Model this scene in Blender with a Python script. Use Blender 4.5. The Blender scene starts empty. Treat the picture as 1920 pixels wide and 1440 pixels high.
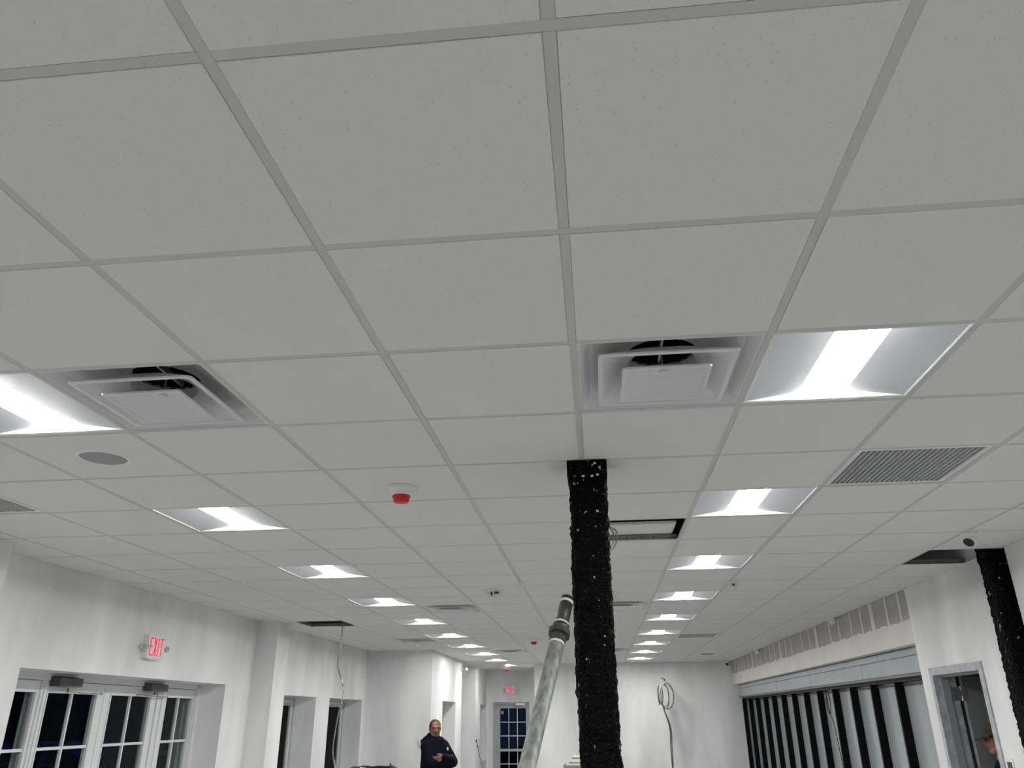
import bpy, bmesh, math, random
from mathutils import Vector, Matrix, Euler, noise
import numpy as np

random.seed(7)
SC = bpy.context.scene
COL = SC.collection
T = 0.6096            # ceiling module (two feet)
CEIL = 2.90           # underside of the ceiling grid
XL, XR = -4.05, 2.94  # left and right wall planes

# ------------------------------------------------------------------ camera
def make_camera():
    yaw, pit, rol = -0.102862438, 0.407157353, -0.00658402653
    f = Vector((math.sin(yaw)*math.cos(pit), math.cos(yaw)*math.cos(pit), math.sin(pit)))
    r0 = Vector((math.cos(yaw), -math.sin(yaw), 0)); u0 = r0.cross(f)
    r = math.cos(rol)*r0 + math.sin(rol)*u0
    u = -math.sin(rol)*r0 + math.cos(rol)*u0
    cam = bpy.data.cameras.new('camera'); ob = bpy.data.objects.new('camera', cam)
    COL.objects.link(ob)
    m = Matrix.Identity(4)
    for k in range(3):
        m[k][0] = r[k]; m[k][1] = u[k]; m[k][2] = -f[k]
    m.translation = (0.0327, -0.9615, 1.8221)
    ob.matrix_world = m
    cam.sensor_width = 36.0; cam.lens = 36.0*1442.19/1920.0
    cam.clip_start = 0.02; cam.clip_end = 300
    SC.camera = ob
make_camera()

# ------------------------------------------------------------------ world, exposure
W = bpy.data.worlds.new('night_sky'); SC.world = W; W.use_nodes = True
bg = W.node_tree.nodes['Background']
bg.inputs['Color'].default_value = (0.10, 0.20, 0.46, 1); bg.inputs['Strength'].default_value = 0.045
SC.view_settings.view_transform = 'Standard'; SC.view_settings.look = 'None'
SC.view_settings.gamma = 1; SC.view_settings.use_curve_mapping = False
SC.view_settings.exposure = 0.0
LAMP = 80.0           # strength of the LED lenses

# ------------------------------------------------------------------ materials
MAT = {}
def lin(c):
    return tuple(((v/255.0)/12.92 if v/255.0 <= 0.04045 else ((v/255.0+0.055)/1.055)**2.4) for v in c)
def mat(name, col, rough=0.6, metal=0.0, spec=0.5, noise_amt=0.0, noise_scale=5.0, stretch=(1,1,1), bump=0.0, bump_scale=80.0, emit=None):
    m = bpy.data.materials.new(name); m.use_nodes = True; MAT[name] = m
    nt = m.node_tree; b = nt.nodes['Principled BSDF']
    c = col
    b.inputs['Base Color'].default_value = (*c, 1)
    b.inputs['Roughness'].default_value = rough; b.inputs['Metallic'].default_value = metal
    b.inputs['Specular IOR Level'].default_value = spec
    tc = nt.nodes.new('ShaderNodeTexCoord'); mp = nt.nodes.new('ShaderNodeMapping')
    mp.inputs['Scale'].default_value = stretch
    geo = nt.nodes.new('ShaderNodeNewGeometry')
    nt.links.new(geo.outputs['Position'], mp.inputs['Vector'])
    if noise_amt > 0:
        n = nt.nodes.new('ShaderNodeTexNoise'); n.inputs['Scale'].default_value = noise_scale; n.inputs['Detail'].default_value = 4
        nt.links.new(mp.outputs[0], n.inputs['Vector'])
        r = nt.nodes.new('ShaderNodeValToRGB')
        r.color_ramp.elements[0].position = 0.36; r.color_ramp.elements[1].position = 0.64
        r.color_ramp.elements[0].color = (*[v*(1-noise_amt) for v in c], 1); r.color_ramp.elements[1].color = (*[min(1, v*(1+noise_amt*0.35)) for v in c], 1)
        nt.links.new(n.outputs['Fac'], r.inputs['Fac']); nt.links.new(r.outputs[0], b.inputs['Base Color'])
    if bump > 0:
        n2 = nt.nodes.new('ShaderNodeTexNoise'); n2.inputs['Scale'].default_value = bump_scale; n2.inputs['Detail'].default_value = 3
        nt.links.new(geo.outputs['Position'], n2.inputs['Vector'])
        bp = nt.nodes.new('ShaderNodeBump'); bp.inputs['Strength'].default_value = bump; bp.inputs['Distance'].default_value = 0.004
        nt.links.new(n2.outputs['Fac'], bp.inputs['Height']); nt.links.new(bp.outputs[0], b.inputs['Normal'])
    if emit:
        b.inputs['Emission Color'].default_value = (*emit[0], 1); b.inputs['Emission Strength'].default_value = emit[1]
    return m
def glass_mat(name, tint, refl):
    m = bpy.data.materials.new(name); m.use_nodes = True; MAT[name] = m
    nt = m.node_tree; nt.nodes.remove(nt.nodes['Principled BSDF'])
    out = nt.nodes['Material Output']; tr = nt.nodes.new('ShaderNodeBsdfTransparent'); gl = nt.nodes.new('ShaderNodeBsdfGlossy')
    tr.inputs['Color'].default_value = (*tint, 1); gl.inputs['Roughness'].default_value = 0.03
    lw = nt.nodes.new('ShaderNodeLayerWeight'); lw.inputs['Blend'].default_value = refl
    mx = nt.nodes.new('ShaderNodeMixShader')
    nt.links.new(lw.outputs['Fresnel'], mx.inputs[0]); nt.links.new(tr.outputs[0], mx.inputs[1]); nt.links.new(gl.outputs[0], mx.inputs[2])
    nt.links.new(mx.outputs[0], out.inputs['Surface'])

mat('wall_paint', (0.83, 0.83, 0.84), 0.55, noise_amt=0.16, noise_scale=1.1, stretch=(1.7, 1.7, 0.55), bump=0.08, bump_scale=150)  # patchy paint flashing, plus smudgy light and shade put into the colour
mat('wall_white', (0.78, 0.76, 0.72), 0.6, noise_amt=0.05, noise_scale=3)
mat('floor_concrete', (0.36, 0.36, 0.355), 0.5, noise_amt=0.2, noise_scale=1.5)
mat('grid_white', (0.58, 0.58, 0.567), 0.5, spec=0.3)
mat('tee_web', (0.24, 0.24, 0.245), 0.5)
mat('plenum', (0.04, 0.04, 0.042), 0.9)
mat('reflector', (0.66, 0.68, 0.71), 0.55, spec=0.2)
mat('fixture_white', (0.78, 0.79, 0.80), 0.4)
mat('lens_lit', (0.9, 0.9, 0.9), 0.5, emit=((1.0, 1.0, 0.97), LAMP))
mat('diffuser_white', (0.70, 0.71, 0.72), 0.4)
mat('duct_black', (0.012, 0.012, 0.013), 0.5)
mat('grille_grey', (0.50, 0.51, 0.52), 0.4)
mat('speaker_mesh', (0.33, 0.335, 0.34), 0.6, bump=0.3, bump_scale=900)
mat('plastic_white', (0.80, 0.80, 0.79), 0.35)
mat('mullion_black', (0.0035, 0.0035, 0.004), 0.6, spec=0.12)
mat('plastic_red', lin((205, 22, 8)), 0.35)
mat('plastic_clear', (0.62, 0.63, 0.63), 0.1)
mat('black_gloss', (0.006, 0.006, 0.008), 0.12)
mat('black_matte', (0.010, 0.010, 0.011), 0.6)
mat('frame_white', (0.72, 0.73, 0.74), 0.35)
mat('frame_grey', (0.46, 0.47, 0.48), 0.4)
mat('closer_grey', (0.07, 0.07, 0.07), 0.35, metal=0.2)
mat('chrome', (0.6, 0.6, 0.6), 0.2, metal=1.0)
mat('alu', (0.5, 0.5, 0.51), 0.35, metal=0.8)
mat('primer', (0.45, 0.47, 0.50), 0.5, noise_amt=0.25, noise_scale=14)
mat('primer_dark', (0.30, 0.31, 0.33), 0.5)
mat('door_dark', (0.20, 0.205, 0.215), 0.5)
mat('drywall_grey', lin((178, 176, 168)), 0.9, noise_amt=0.06, noise_scale=6)
mat('drywall_tan', lin((186, 176, 167)), 0.9, noise_amt=0.06, noise_scale=6)
mat('sheathing', lin((172, 179, 184)), 0.55, noise_amt=0.06, noise_scale=4)
mat('track_grey', (0.16, 0.165, 0.17), 0.4, metal=0.3)
mat('cable_white', (0.50, 0.50, 0.48), 0.45)
mat('cable_dark', (0.05, 0.05, 0.05), 0.5)
mat('galvanised', (0.225, 0.235, 0.225), 0.6, metal=0.15, noise_amt=0.45, noise_scale=16, stretch=(3, 3, 0.8))
mat('pipe_dark', (0.075, 0.073, 0.068), 0.4, metal=0.4, noise_amt=0.4, noise_scale=30)
mat('pipe_tape', (0.66, 0.64, 0.58), 0.7)
mat('asphalt', (0.03, 0.03, 0.033), 0.9)
mat('facade_dark', (0.05, 0.05, 0.06), 0.8)
mat('car_blue', (0.07, 0.24, 0.78), 0.25, spec=0.6)
mat('car_glass', (0.01, 0.01, 0.012), 0.08)
mat('rubber', (0.02, 0.02, 0.02), 0.8)
mat('hoodie_navy', (0.002, 0.0032, 0.009), 0.9, spec=0.12, bump=0.2, bump_scale=60)
mat('denim', (0.006, 0.008, 0.014), 0.9, spec=0.15)
mat('skin', (0.23, 0.095, 0.072), 0.5)
mat('skin_dark', (0.30, 0.12, 0.09), 0.5)
mat('hair_sandy', (0.060, 0.032, 0.016), 0.6, spec=0.25)
mat('beard', (0.15, 0.065, 0.042), 0.8)
mat('eye_dark', (0.02, 0.015, 0.012), 0.3)
mat('lips', (0.19, 0.06, 0.05), 0.5)
mat('cap_olive', (0.050, 0.043, 0.022), 0.9, spec=0.2, bump=0.2, bump_scale=200)
mat('logo_white', (0.6, 0.62, 0.65), 0.7)
mat('bag_black', (0.008, 0.008, 0.009), 0.22)
mat('bin_grey', (0.20, 0.20, 0.21), 0.5)
mat('wood_brown', (0.07, 0.028, 0.018), 0.6)
mat('paper', (0.78, 0.76, 0.71), 0.8)
mat('card_brown', (0.20, 0.15, 0.11), 0.8)
mat('box_grey', (0.26, 0.26, 0.26), 0.7, noise_amt=0.2, noise_scale=9)
mat('exit_red', (0.25, 0.004, 0.012), 0.5, spec=0.1, emit=((1.0, 0.012, 0.075), 1.0))
mat('screen_dark', (0.02, 0.025, 0.022), 0.2)
mat('sticker', (0.45, 0.47, 0.46), 0.6)
glass_mat('glass', (0.90, 0.94, 0.93), 0.08)
mat('pane_grey', lin((152, 158, 162)), 0.2, noise_amt=0.10, noise_scale=0.9, stretch=(1, 1, 0.5))

def tile_material():
    m = mat('ceiling_tile', (0.74, 0.745, 0.725), 0.85)
    nt = m.node_tree; b = nt.nodes['Principled BSDF']; geo = nt.nodes.new('ShaderNodeNewGeometry')
    mp = nt.nodes.new('ShaderNodeMapping'); mp.inputs['Scale'].default_value = (1, 0.45, 1)
    nt.links.new(geo.outputs['Position'], mp.inputs['Vector'])
    v = nt.nodes.new('ShaderNodeTexVoronoi'); v.inputs['Scale'].default_value = 165
    nt.links.new(mp.outputs[0], v.inputs['Vector'])
    n = nt.nodes.new('ShaderNodeTexNoise'); n.inputs['Scale'].default_value = 9; n.inputs['Detail'].default_value = 3
    nt.links.new(geo.outputs['Position'], n.inputs['Vector'])
    # pinholes: small marks at scattered cell centres
    sep = nt.nodes.new('ShaderNodeSeparateColor'); nt.links.new(v.outputs['Color'], sep.inputs[0])
    lt = nt.nodes.new('ShaderNodeMath'); lt.operation = 'MULTIPLY_ADD'; lt.inputs[1].default_value = 0.75; lt.inputs[2].default_value = -0.53
    nt.links.new(sep.outputs[0], lt.inputs[0])
    sb = nt.nodes.new('ShaderNodeMath'); sb.operation = 'SUBTRACT'; nt.links.new(v.outputs['Distance'], sb.inputs[0]); nt.links.new(lt.outputs[0], sb.inputs[1])
    r = nt.nodes.new('ShaderNodeValToRGB'); r.color_ramp.elements[0].position = 0.0; r.color_ramp.elements[1].position = 0.05
    r.color_ramp.elements[0].color = (0.58, 0.575, 0.55, 1); r.color_ramp.elements[1].color = (0.74, 0.745, 0.725, 1)
    nt.links.new(sb.outputs[0], r.inputs['Fac']); nt.links.new(r.outputs[0], b.inputs['Base Color'])
    n2 = nt.nodes.new('ShaderNodeTexNoise'); n2.inputs['Scale'].default_value = 160; n2.inputs['Detail'].default_value = 4
    nt.links.new(geo.outputs['Position'], n2.inputs['Vector'])
    bp = nt.nodes.new('ShaderNodeBump'); bp.inputs['Strength'].default_value = 0.25; bp.inputs['Distance'].default_value = 0.003
    nt.links.new(n2.outputs['Fac'], bp.inputs['Height']); nt.links.new(bp.outputs[0], b.inputs['Normal'])
tile_material()
def fireproof_material():
    m = mat('fireproofing', (0.003, 0.003, 0.003), 0.6, spec=0.05)
    nt = m.node_tree; b = nt.nodes['Principled BSDF']; geo = nt.nodes.new('ShaderNodeNewGeometry')
    n = nt.nodes.new('ShaderNodeTexNoise'); n.inputs['Scale'].default_value = 22; n.inputs['Detail'].default_value = 6; n.inputs['Roughness'].default_value = 0.62
    nt.links.new(geo.outputs['Position'], n.inputs['Vector'])
    r = nt.nodes.new('ShaderNodeValToRGB'); r.color_ramp.elements[0].position = 0.658; r.color_ramp.elements[1].position = 0.672
    r.color_ramp.elements[0].color = (0.003, 0.003, 0.003, 1); r.color_ramp.elements[1].color = (0.55, 0.50, 0.42, 1)
    nt.links.new(n.outputs['Fac'], r.inputs['Fac'])
    n3 = nt.nodes.new('ShaderNodeTexNoise'); n3.inputs['Scale'].default_value = 95; n3.inputs['Detail'].default_value = 5; n3.inputs['Roughness'].default_value = 0.7
    nt.links.new(geo.outputs['Position'], n3.inputs['Vector'])
    r3 = nt.nodes.new('ShaderNodeValToRGB'); r3.color_ramp.elements[0].position = 0.60; r3.color_ramp.elements[1].position = 0.70
    r3.color_ramp.elements[0].color = (0, 0, 0, 1); r3.color_ramp.elements[1].color = (0.085, 0.085, 0.08, 1)  # fine glints of the glossy coat painted in as lighter flecks
    nt.links.new(n3.outputs['Fac'], r3.inputs['Fac'])
    ad = nt.nodes.new('ShaderNodeMixRGB'); ad.blend_type = 'ADD'; ad.inputs[0].default_value = 1
    nt.links.new(r.outputs[0], ad.inputs[1]); nt.links.new(r3.outputs[0], ad.inputs[2]); nt.links.new(ad.outputs[0], b.inputs['Base Color'])
    n2 = nt.nodes.new('ShaderNodeTexNoise'); n2.inputs['Scale'].default_value = 190; n2.inputs['Detail'].default_value = 3
    nt.links.new(geo.outputs['Position'], n2.inputs['Vector'])
    bp = nt.nodes.new('ShaderNodeBump'); bp.inputs['Strength'].default_value = 1.0; bp.inputs['Distance'].default_value = 0.006
    nt.links.new(n2.outputs['Fac'], bp.inputs['Height']); nt.links.new(bp.outputs[0], b.inputs['Normal'])
fireproof_material()

# ------------------------------------------------------------------ mesh helpers
class MB:
    def __init__(s): s.v = []; s.f = []
    def add(s, vs, fs):
        o = len(s.v); s.v += [tuple(p) for p in vs]; s.f += [tuple(i+o for i in f) for f in fs]; return s
    def box(s, x0, x1, y0, y1, z0, z1):
        return s.add([(x0,y0,z0),(x1,y0,z0),(x1,y1,z0),(x0,y1,z0),(x0,y0,z1),(x1,y0,z1),(x1,y1,z1),(x0,y1,z1)],
                     [(3,2,1,0),(4,5,6,7),(0,1,5,4),(1,2,6,5),(2,3,7,6),(3,0,4,7)])
    def rings(s, rings, close=True, cap0=True, cap1=True):
        n = len(rings[0]); vs = [p for r in rings for p in r]; fs = []
        for a in range(len(rings)-1):
            for k in range(n if close else n-1):
                k2 = (k+1) % n
                fs.append((a*n+k, a*n+k2, (a+1)*n+k2, (a+1)*n+k))
        if cap0: fs.append(tuple(range(n-1, -1, -1)))
        if cap1: fs.append(tuple((len(rings)-1)*n+k for k in range(n)))
        return s.add(vs, fs)
    def tube(s, pts, r, n=8, r2=None):
        pts = [Vector(p) for p in pts]; rs = []; up = Vector((0.31, 0.17, 0.93)).normalized()
        for i, p in enumerate(pts):
            d = (pts[min(i+1, len(pts)-1)] - pts[max(i-1, 0)]).normalized()
            a = d.cross(up)
            if a.length < 1e-3: a = d.cross(Vector((1, 0, 0)))
            a.normalize(); b = d.cross(a); up = b if abs(b.dot(d)) < .5 else up
            up = -a.cross(d) if False else up
            rr = r if r2 is None else r + (r2-r)*i/(len(pts)-1)
            rs.append([p + rr*(math.cos(2*math.pi*k/n)*a + math.sin(2*math.pi*k/n)*b) for k in range(n)])
        return s.rings(rs)
    def lathe(s, prof, n=24, c=(0, 0, 0)):   # prof: (radius, z) open profile, axis z
        rs = [[(c[0]+max(r, 1e-5)*math.cos(2*math.pi*k/n), c[1]+max(r, 1e-5)*math.sin(2*math.pi*k/n), c[2]+z) for k in range(n)] for r, z in prof]
        return s.rings(rs, True, False, False)
    def prism_y(s, poly, y0, y1):            # poly in x,z
        n = len(poly)
        return s.rings([[(x, y0, z) for x, z in poly], [(x, y1, z) for x, z in poly]])
    def build(s, name, m, parent=None, smooth=False, flip=False):
        me = bpy.data.meshes.new(name); me.from_pydata(s.v, [], s.f); me.validate()
        bm = bmesh.new(); bm.from_mesh(me); bmesh.ops.recalc_face_normals(bm, faces=bm.faces[:]); bm.to_mesh(me); bm.free()
        me.materials.append(MAT[m])
        if smooth:
            for p in me.polygons: p.use_smooth = True
        return link(name, me, parent)
def link(name, data, parent=None, loc=None, rot=None):
    o = bpy.data.objects.new(name, data); COL.objects.link(o)
    if parent is not None: o.parent = parent
    if loc is not None: o.location = loc
    if rot is not None: o.rotation_euler = rot
    return o
def tag(o, label, cat, group=None):
    o['label'] = label; o['category'] = cat
    if group: o['group'] = group
    return o
def empty(name, loc=(0, 0, 0), rot=(0, 0, 0)):
    o = link(name, None, None, loc, rot); o.empty_display_size = 0.1; return o
def thing(name, label, cat, loc=(0, 0, 0), rot=(0, 0, 0), group=None):
    return tag(empty(name, loc, rot), label, cat, group)
def struct(o, label=None):
    o['kind'] = 'structure'
    if label: o['label'] = label
    return o
def copy_tree(o, parent=None):
    c = o.copy(); COL.objects.link(c)
    if parent is not None: c.parent = parent
    for ch in list(o.children): copy_tree(ch, c)
    return c
def slab(name, m, axis, p0, p1, a, z, holes=(), parent=None):
    """wall slab between planes p0,p1 on the axis; runs a=(a0,a1), z=(z0,z1); rectangular holes (a0,a1,z0,z1)"""
    As = sorted({a[0], a[1], *[min(max(h[k], a[0]), a[1]) for h in holes for k in (0, 1)]})
    Zs = sorted({z[0], z[1], *[min(max(h[k], z[0]), z[1]) for h in holes for k in (2, 3)]})
    def solid(i, j):
        if not (0 <= i < len(As)-1 and 0 <= j < len(Zs)-1): return False
        ca, cz = (As[i]+As[i+1])/2, (Zs[j]+Zs[j+1])/2
        return not any(h[0] < ca < h[1] and h[2] < cz < h[3] for h in holes)
    mb = MB(); P = (lambda p, q, r: (p, q, r)) if axis == 'x' else (lambda p, q, r: (q, p, r))
    for i in range(len(As)-1):
        for j in range(len(Zs)-1):
            if not solid(i, j): continue
            a0, a1, z0, z1 = As[i], As[i+1], Zs[j], Zs[j+1]
            for p in (p0, p1): mb.add([P(p, a0, z0), P(p, a1, z0), P(p, a1, z1), P(p, a0, z1)], [(0, 1, 2, 3)])
            if not solid(i-1, j): mb.add([P(p0, a0, z0), P(p1, a0, z0), P(p1, a0, z1), P(p0, a0, z1)], [(0, 1, 2, 3)])
            if not solid(i+1, j): mb.add([P(p0, a1, z0), P(p1, a1, z0), P(p1, a1, z1), P(p0, a1, z1)], [(0, 1, 2, 3)])
            if not solid(i, j-1): mb.add([P(p0, a0, z0), P(p0, a1, z0), P(p1, a1, z0), P(p1, a0, z0)], [(0, 1, 2, 3)])
            if not solid(i, j+1): mb.add([P(p0, a0, z1), P(p0, a1, z1), P(p1, a1, z1), P(p1, a0, z1)], [(0, 1, 2, 3)])
    me = bpy.data.meshes.new(name); me.from_pydata(mb.v, [], mb.f)
    bm = bmesh.new(); bm.from_mesh(me); bmesh.ops.remove_doubles(bm, verts=bm.verts[:], dist=1e-5)
    bmesh.ops.recalc_face_normals(bm, faces=bm.faces[:]); bm.to_mesh(me); bm.free()
    me.materials.append(MAT[m])
    return link(name, me, parent)

# ------------------------------------------------------------------ shell of the room
YB = -5.0             # back of the room, behind the camera
DK = 3.75             # structural deck above the grid
Y13, Y17, Y20 = 13.2, 17.45, 20.28
XC = -2.87            # corridor left wall
XE = -1.41            # end of the far right wall

fl = MB().box(-5.6, 3.3, YB, 21.0, -0.12, 0).build('floor', 'floor_concrete'); struct(fl)
ceiling = struct(MB().box(-5.6, 3.6, YB, 21.0, DK, DK+0.1).build('ceiling', 'plenum'))

D1 = (4.454, 7.728, 0.0, 2.157)                 # double door opening
WB1 = (8.96, 10.695, 0.85, 2.087); WB2 = (11.304, 13.04, 0.85, 2.087)
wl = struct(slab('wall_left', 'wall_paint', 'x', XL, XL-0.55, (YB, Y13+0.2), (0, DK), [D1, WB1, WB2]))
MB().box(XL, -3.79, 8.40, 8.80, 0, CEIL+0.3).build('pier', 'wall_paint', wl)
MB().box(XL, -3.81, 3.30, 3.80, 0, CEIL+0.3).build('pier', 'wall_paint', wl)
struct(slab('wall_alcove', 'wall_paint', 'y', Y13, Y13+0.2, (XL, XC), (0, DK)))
WC = (14.25, 15.63, 0.85, 2.08); WD = (19.14, 20.20, 0.80, 2.08)
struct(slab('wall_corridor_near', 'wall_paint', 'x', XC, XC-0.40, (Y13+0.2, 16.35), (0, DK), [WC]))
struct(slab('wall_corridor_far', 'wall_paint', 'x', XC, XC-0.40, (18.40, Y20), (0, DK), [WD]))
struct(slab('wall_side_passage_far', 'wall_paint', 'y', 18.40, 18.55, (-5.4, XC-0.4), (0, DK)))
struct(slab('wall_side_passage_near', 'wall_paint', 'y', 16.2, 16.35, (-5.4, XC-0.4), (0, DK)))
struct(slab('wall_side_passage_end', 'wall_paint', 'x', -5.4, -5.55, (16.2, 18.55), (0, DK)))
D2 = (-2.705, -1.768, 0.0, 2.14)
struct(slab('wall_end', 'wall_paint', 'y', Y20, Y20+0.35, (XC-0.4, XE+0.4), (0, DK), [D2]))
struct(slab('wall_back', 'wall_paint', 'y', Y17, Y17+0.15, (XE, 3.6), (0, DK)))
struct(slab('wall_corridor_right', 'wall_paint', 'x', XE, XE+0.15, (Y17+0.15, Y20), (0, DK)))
D3 = (5.655, 6.572, 0.0, 2.134)
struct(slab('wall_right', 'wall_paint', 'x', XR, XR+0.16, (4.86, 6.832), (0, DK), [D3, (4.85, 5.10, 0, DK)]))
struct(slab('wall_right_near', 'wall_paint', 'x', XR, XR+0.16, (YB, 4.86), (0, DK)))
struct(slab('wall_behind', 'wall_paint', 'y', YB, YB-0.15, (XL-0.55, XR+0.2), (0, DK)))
# store room behind the right-hand door
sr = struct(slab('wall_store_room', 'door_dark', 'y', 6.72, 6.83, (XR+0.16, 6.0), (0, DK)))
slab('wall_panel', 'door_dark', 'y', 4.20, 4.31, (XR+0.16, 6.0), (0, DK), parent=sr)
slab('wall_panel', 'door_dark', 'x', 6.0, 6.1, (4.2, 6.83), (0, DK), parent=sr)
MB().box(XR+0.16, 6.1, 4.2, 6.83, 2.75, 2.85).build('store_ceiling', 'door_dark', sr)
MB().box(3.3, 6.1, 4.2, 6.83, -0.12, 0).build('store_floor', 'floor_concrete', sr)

# ---- soffit, sheathing header and storefront along the right
SX = 2.95
sof = struct(MB().box(SX, SX+0.20, 6.832, Y17, 2.415, DK).build('wall_right_soffit', 'wall_white'))
seams = [6.832, 7.07, 7.44, 7.90, 8.26, 8.65, 9.13, 9.53, 10.21, 10.58, 11.02, 11.68, 12.07, 12.47, 12.92, 13.30, 13.70, 14.12, 14.54, 14.96, 15.41, 15.85, 16.22, 16.64, 17.01, Y17]
wide = {7.90, 10.21, 12.47, 14.96}
for k in range(len(seams)-1):
    a = seams[k] + (0.055 if seams[k] in wide else 0.024); b = seams[k+1] - (0.055 if seams[k+1] in wide else 0.024)
    if k == 0: a = 6.834
    if k == len(seams)-2: b = Y17-0.002
    mb = MB(); n = 6; x1 = SX-0.0012
    bot = [(a+(b-a)*i/n, 2.632+0.022*noise.noise((k*3.1, i*0.8, 2.0))+0.008*random.uniform(-1, 1)) for i in range(n+1)]
    vs = []
    for (y, z) in bot: vs += [(x1, y, z), (x1, y, CEIL-0.001), (SX+0.002, y, z), (SX+0.002, y, CEIL-0.001)]
    fs = []
    for i in range(n):
        o = 4*i; fs += [(o, o+4, o+5, o+1), (o, o+2, o+6, o+4)]
    mb.add(vs, fs + [(0, 1, 3, 2), (4*n, 4*n+2, 4*n+3, 4*n+1)])
    mb.build('bare_drywall', 'drywall_tan' if k % 4 in (1, 2) and k > 5 else 'drywall_grey', sof)
hd = struct(MB().box(3.075, 3.15, 6.832, Y17, 2.17, 2.43).build('wall_right_header', 'track_grey'))
for ys, z0, z1 in (([6.832, 8.27, 9.44, 10.62, 12.95, 15.30, 16.48, Y17], 2.337, 2.402), ([6.832, 8.87, 11.23, 13.58, 15.94, Y17], 2.178, 2.331)):
    for a, b in zip(ys[:-1], ys[1:]):
        MB().box(3.05, 3.076, a+0.007, b-0.007, z0, z1).build('sheathing_panel', 'sheathing', hd)
MB().box(3.035, 3.16, 6.832, Y17, 2.150, 2.172).build('head_track', 'track_grey', hd)
win = struct(empty('window_5', (3.14, 12.1, 0)))
def inv(parent, ob): ob.parent = parent; ob.matrix_parent_inverse = Matrix.Translation(parent.location).inverted(); return ob
inv(win, MB().box(3.10, 3.20, 6.832, Y17, 2.118, 2.150).build('head_rail', 'black_matte'))
inv(win, MB().box(3.10, 3.20, 6.832, Y17, 0, 0.10).build('bottom_rail', 'black_matte'))
mull = [17.425] + [16.653-0.7873*k for k in range(12)]
for y in mull: inv(win, MB().box(3.092, 3.185, y, y+0.040, 0.1, 2.118).build('mullion', 'mullion_black'))
edges = sorted(mull); spans = [(6.832, edges[0])] + [(edges[k]+0.045, edges[k+1]) for k in range(len(edges)-1)]
for a, b in spans:
    inv(win, MB().box(3.178, 3.190, a, b, 0.1, 2.118).build('pane', 'pane_grey'))
    inv(win, MB().box(3.150, 3.176, a, b, 2.085, 2.095).build('pane_bead', 'black_matte'))

# ---- outside: ground, neighbouring facade
struct(MB().box(-40, -4.62, -20, 45, -0.20, -0.12).build('ground_outside', 'asphalt'))
struct(MB().box(-5.7, 6, 21.0, 60, -0.20, -0.12).build('ground_outside_rear', 'asphalt'))
struct(MB().box(-30, -29, -20, 60, -0.12, 4.2).build('wall_facade_opposite', 'facade_dark'))

# ------------------------------------------------------------------ ceiling grid and tiles
LIGHT_ROWS = [-4, -1, 2, 5, 8, 11, 14, 17, 20, 23, 26]
lights = [(-4, j) for j in LIGHT_ROWS + [29]] + [(1, j) for j in LIGHT_ROWS]
diffs = [(-3, 2), (0, 2), (-3, 12), (0, 12), (-3, 22), (0, 22)]
grilles = [(2, 4), (-6, 4), (2, 18), (-5, 18)]
holes = [(0, 6), (4, 8), (-6, 14)]
special = set(lights) | set(diffs) | set(grilles) | set(holes)
REG = [(XL, XC, YB, Y13), (XC, XR, YB, Y17), (XC, XE, Y17, Y20), (-5.4, XC, 16.35, 18.40)]
G = 0.0128; DROP = 0.0020
def tile_mesh(x0, x1, y0, y1):
    mb = MB(); c = 0.0012
    lo = lambda e, z: [(x0+e, y0+e, z), (x1-e, y0+e, z), (x1-e, y1-e, z), (x0+e, y1-e, z)]
    mb.rings([lo(G+c, -DROP), lo(G, -DROP+c), lo(G, 0.0022), lo(0.006, 0.0022), lo(0.006, 0.017)])
    return mb
full = tile_mesh(-T/2, T/2, -T/2, T/2).build('ceiling_tile', 'ceiling_tile', ceiling)
proto_mesh = full.data; bpy.data.objects.remove(full)
cells = []
for i in range(-9, 5):
    for j in range(-8, 34):
        if (i, j) in special: continue
        a = (i*T, (i+1)*T, j*T, (j+1)*T); pcs = []
        for r in REG:
            b = (max(a[0], r[0]), min(a[1], r[1]), max(a[2], r[2]), min(a[3], r[3]))
            if b[1]-b[0] > 0.03 and b[3]-b[2] > 0.03: pcs.append(b)
        if len(pcs) == 2 and pcs[0][2:] == pcs[1][2:] and abs(pcs[0][1]-pcs[1][0]) < 1e-6: pcs = [(pcs[0][0], pcs[1][1], *pcs[0][2:])]
        if len(pcs) == 2 and pcs[0][:2] == pcs[1][:2] and abs(pcs[0][3]-pcs[1][2]) < 1e-6: pcs = [(*pcs[0][:2], pcs[0][2], pcs[1][3])]
        for p in pcs: cells.append(((j if j >= -2 else 100-j), i, j, p))
cells.sort(key=lambda c: (c[0], abs(c[1])))
rest = MB()
for n, (key, i, j, p) in enumerate(cells):
    isfull = abs(p[1]-p[0]-T) < 1e-4 and abs(p[3]-p[2]-T) < 1e-4
    if n < 298:
        if isfull:
            link('ceiling_tile', proto_mesh, ceiling, ((p[0]+p[1])/2+random.uniform(-.0012, .0012), (p[2]+p[3])/2+random.uniform(-.0012, .0012), CEIL+random.uniform(0, .0008)))
        else:
            cx, cy = (p[0]+p[1])/2, (p[2]+p[3])/2
            o = tile_mesh(p[0]-cx, p[1]-cx, p[2]-cy, p[3]-cy).build('ceiling_tile', 'ceiling_tile', ceiling); o.location = (cx, cy, CEIL)
    else:
        m = tile_mesh(*p); rest.add([(v[0], v[1], v[2]+CEIL) for v in m.v], m.f)
o = rest.build('ceiling_tile_far', 'ceiling_tile', ceiling); o['kind'] = 'stuff'
# the tile that is pushed up and slid back in the opening behind the column
link('ceiling_tile', proto_mesh, ceiling, (0.5*T-0.035, 6.5*T+0.30, CEIL+0.042), (math.radians(0.4), 0, 0))

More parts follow.
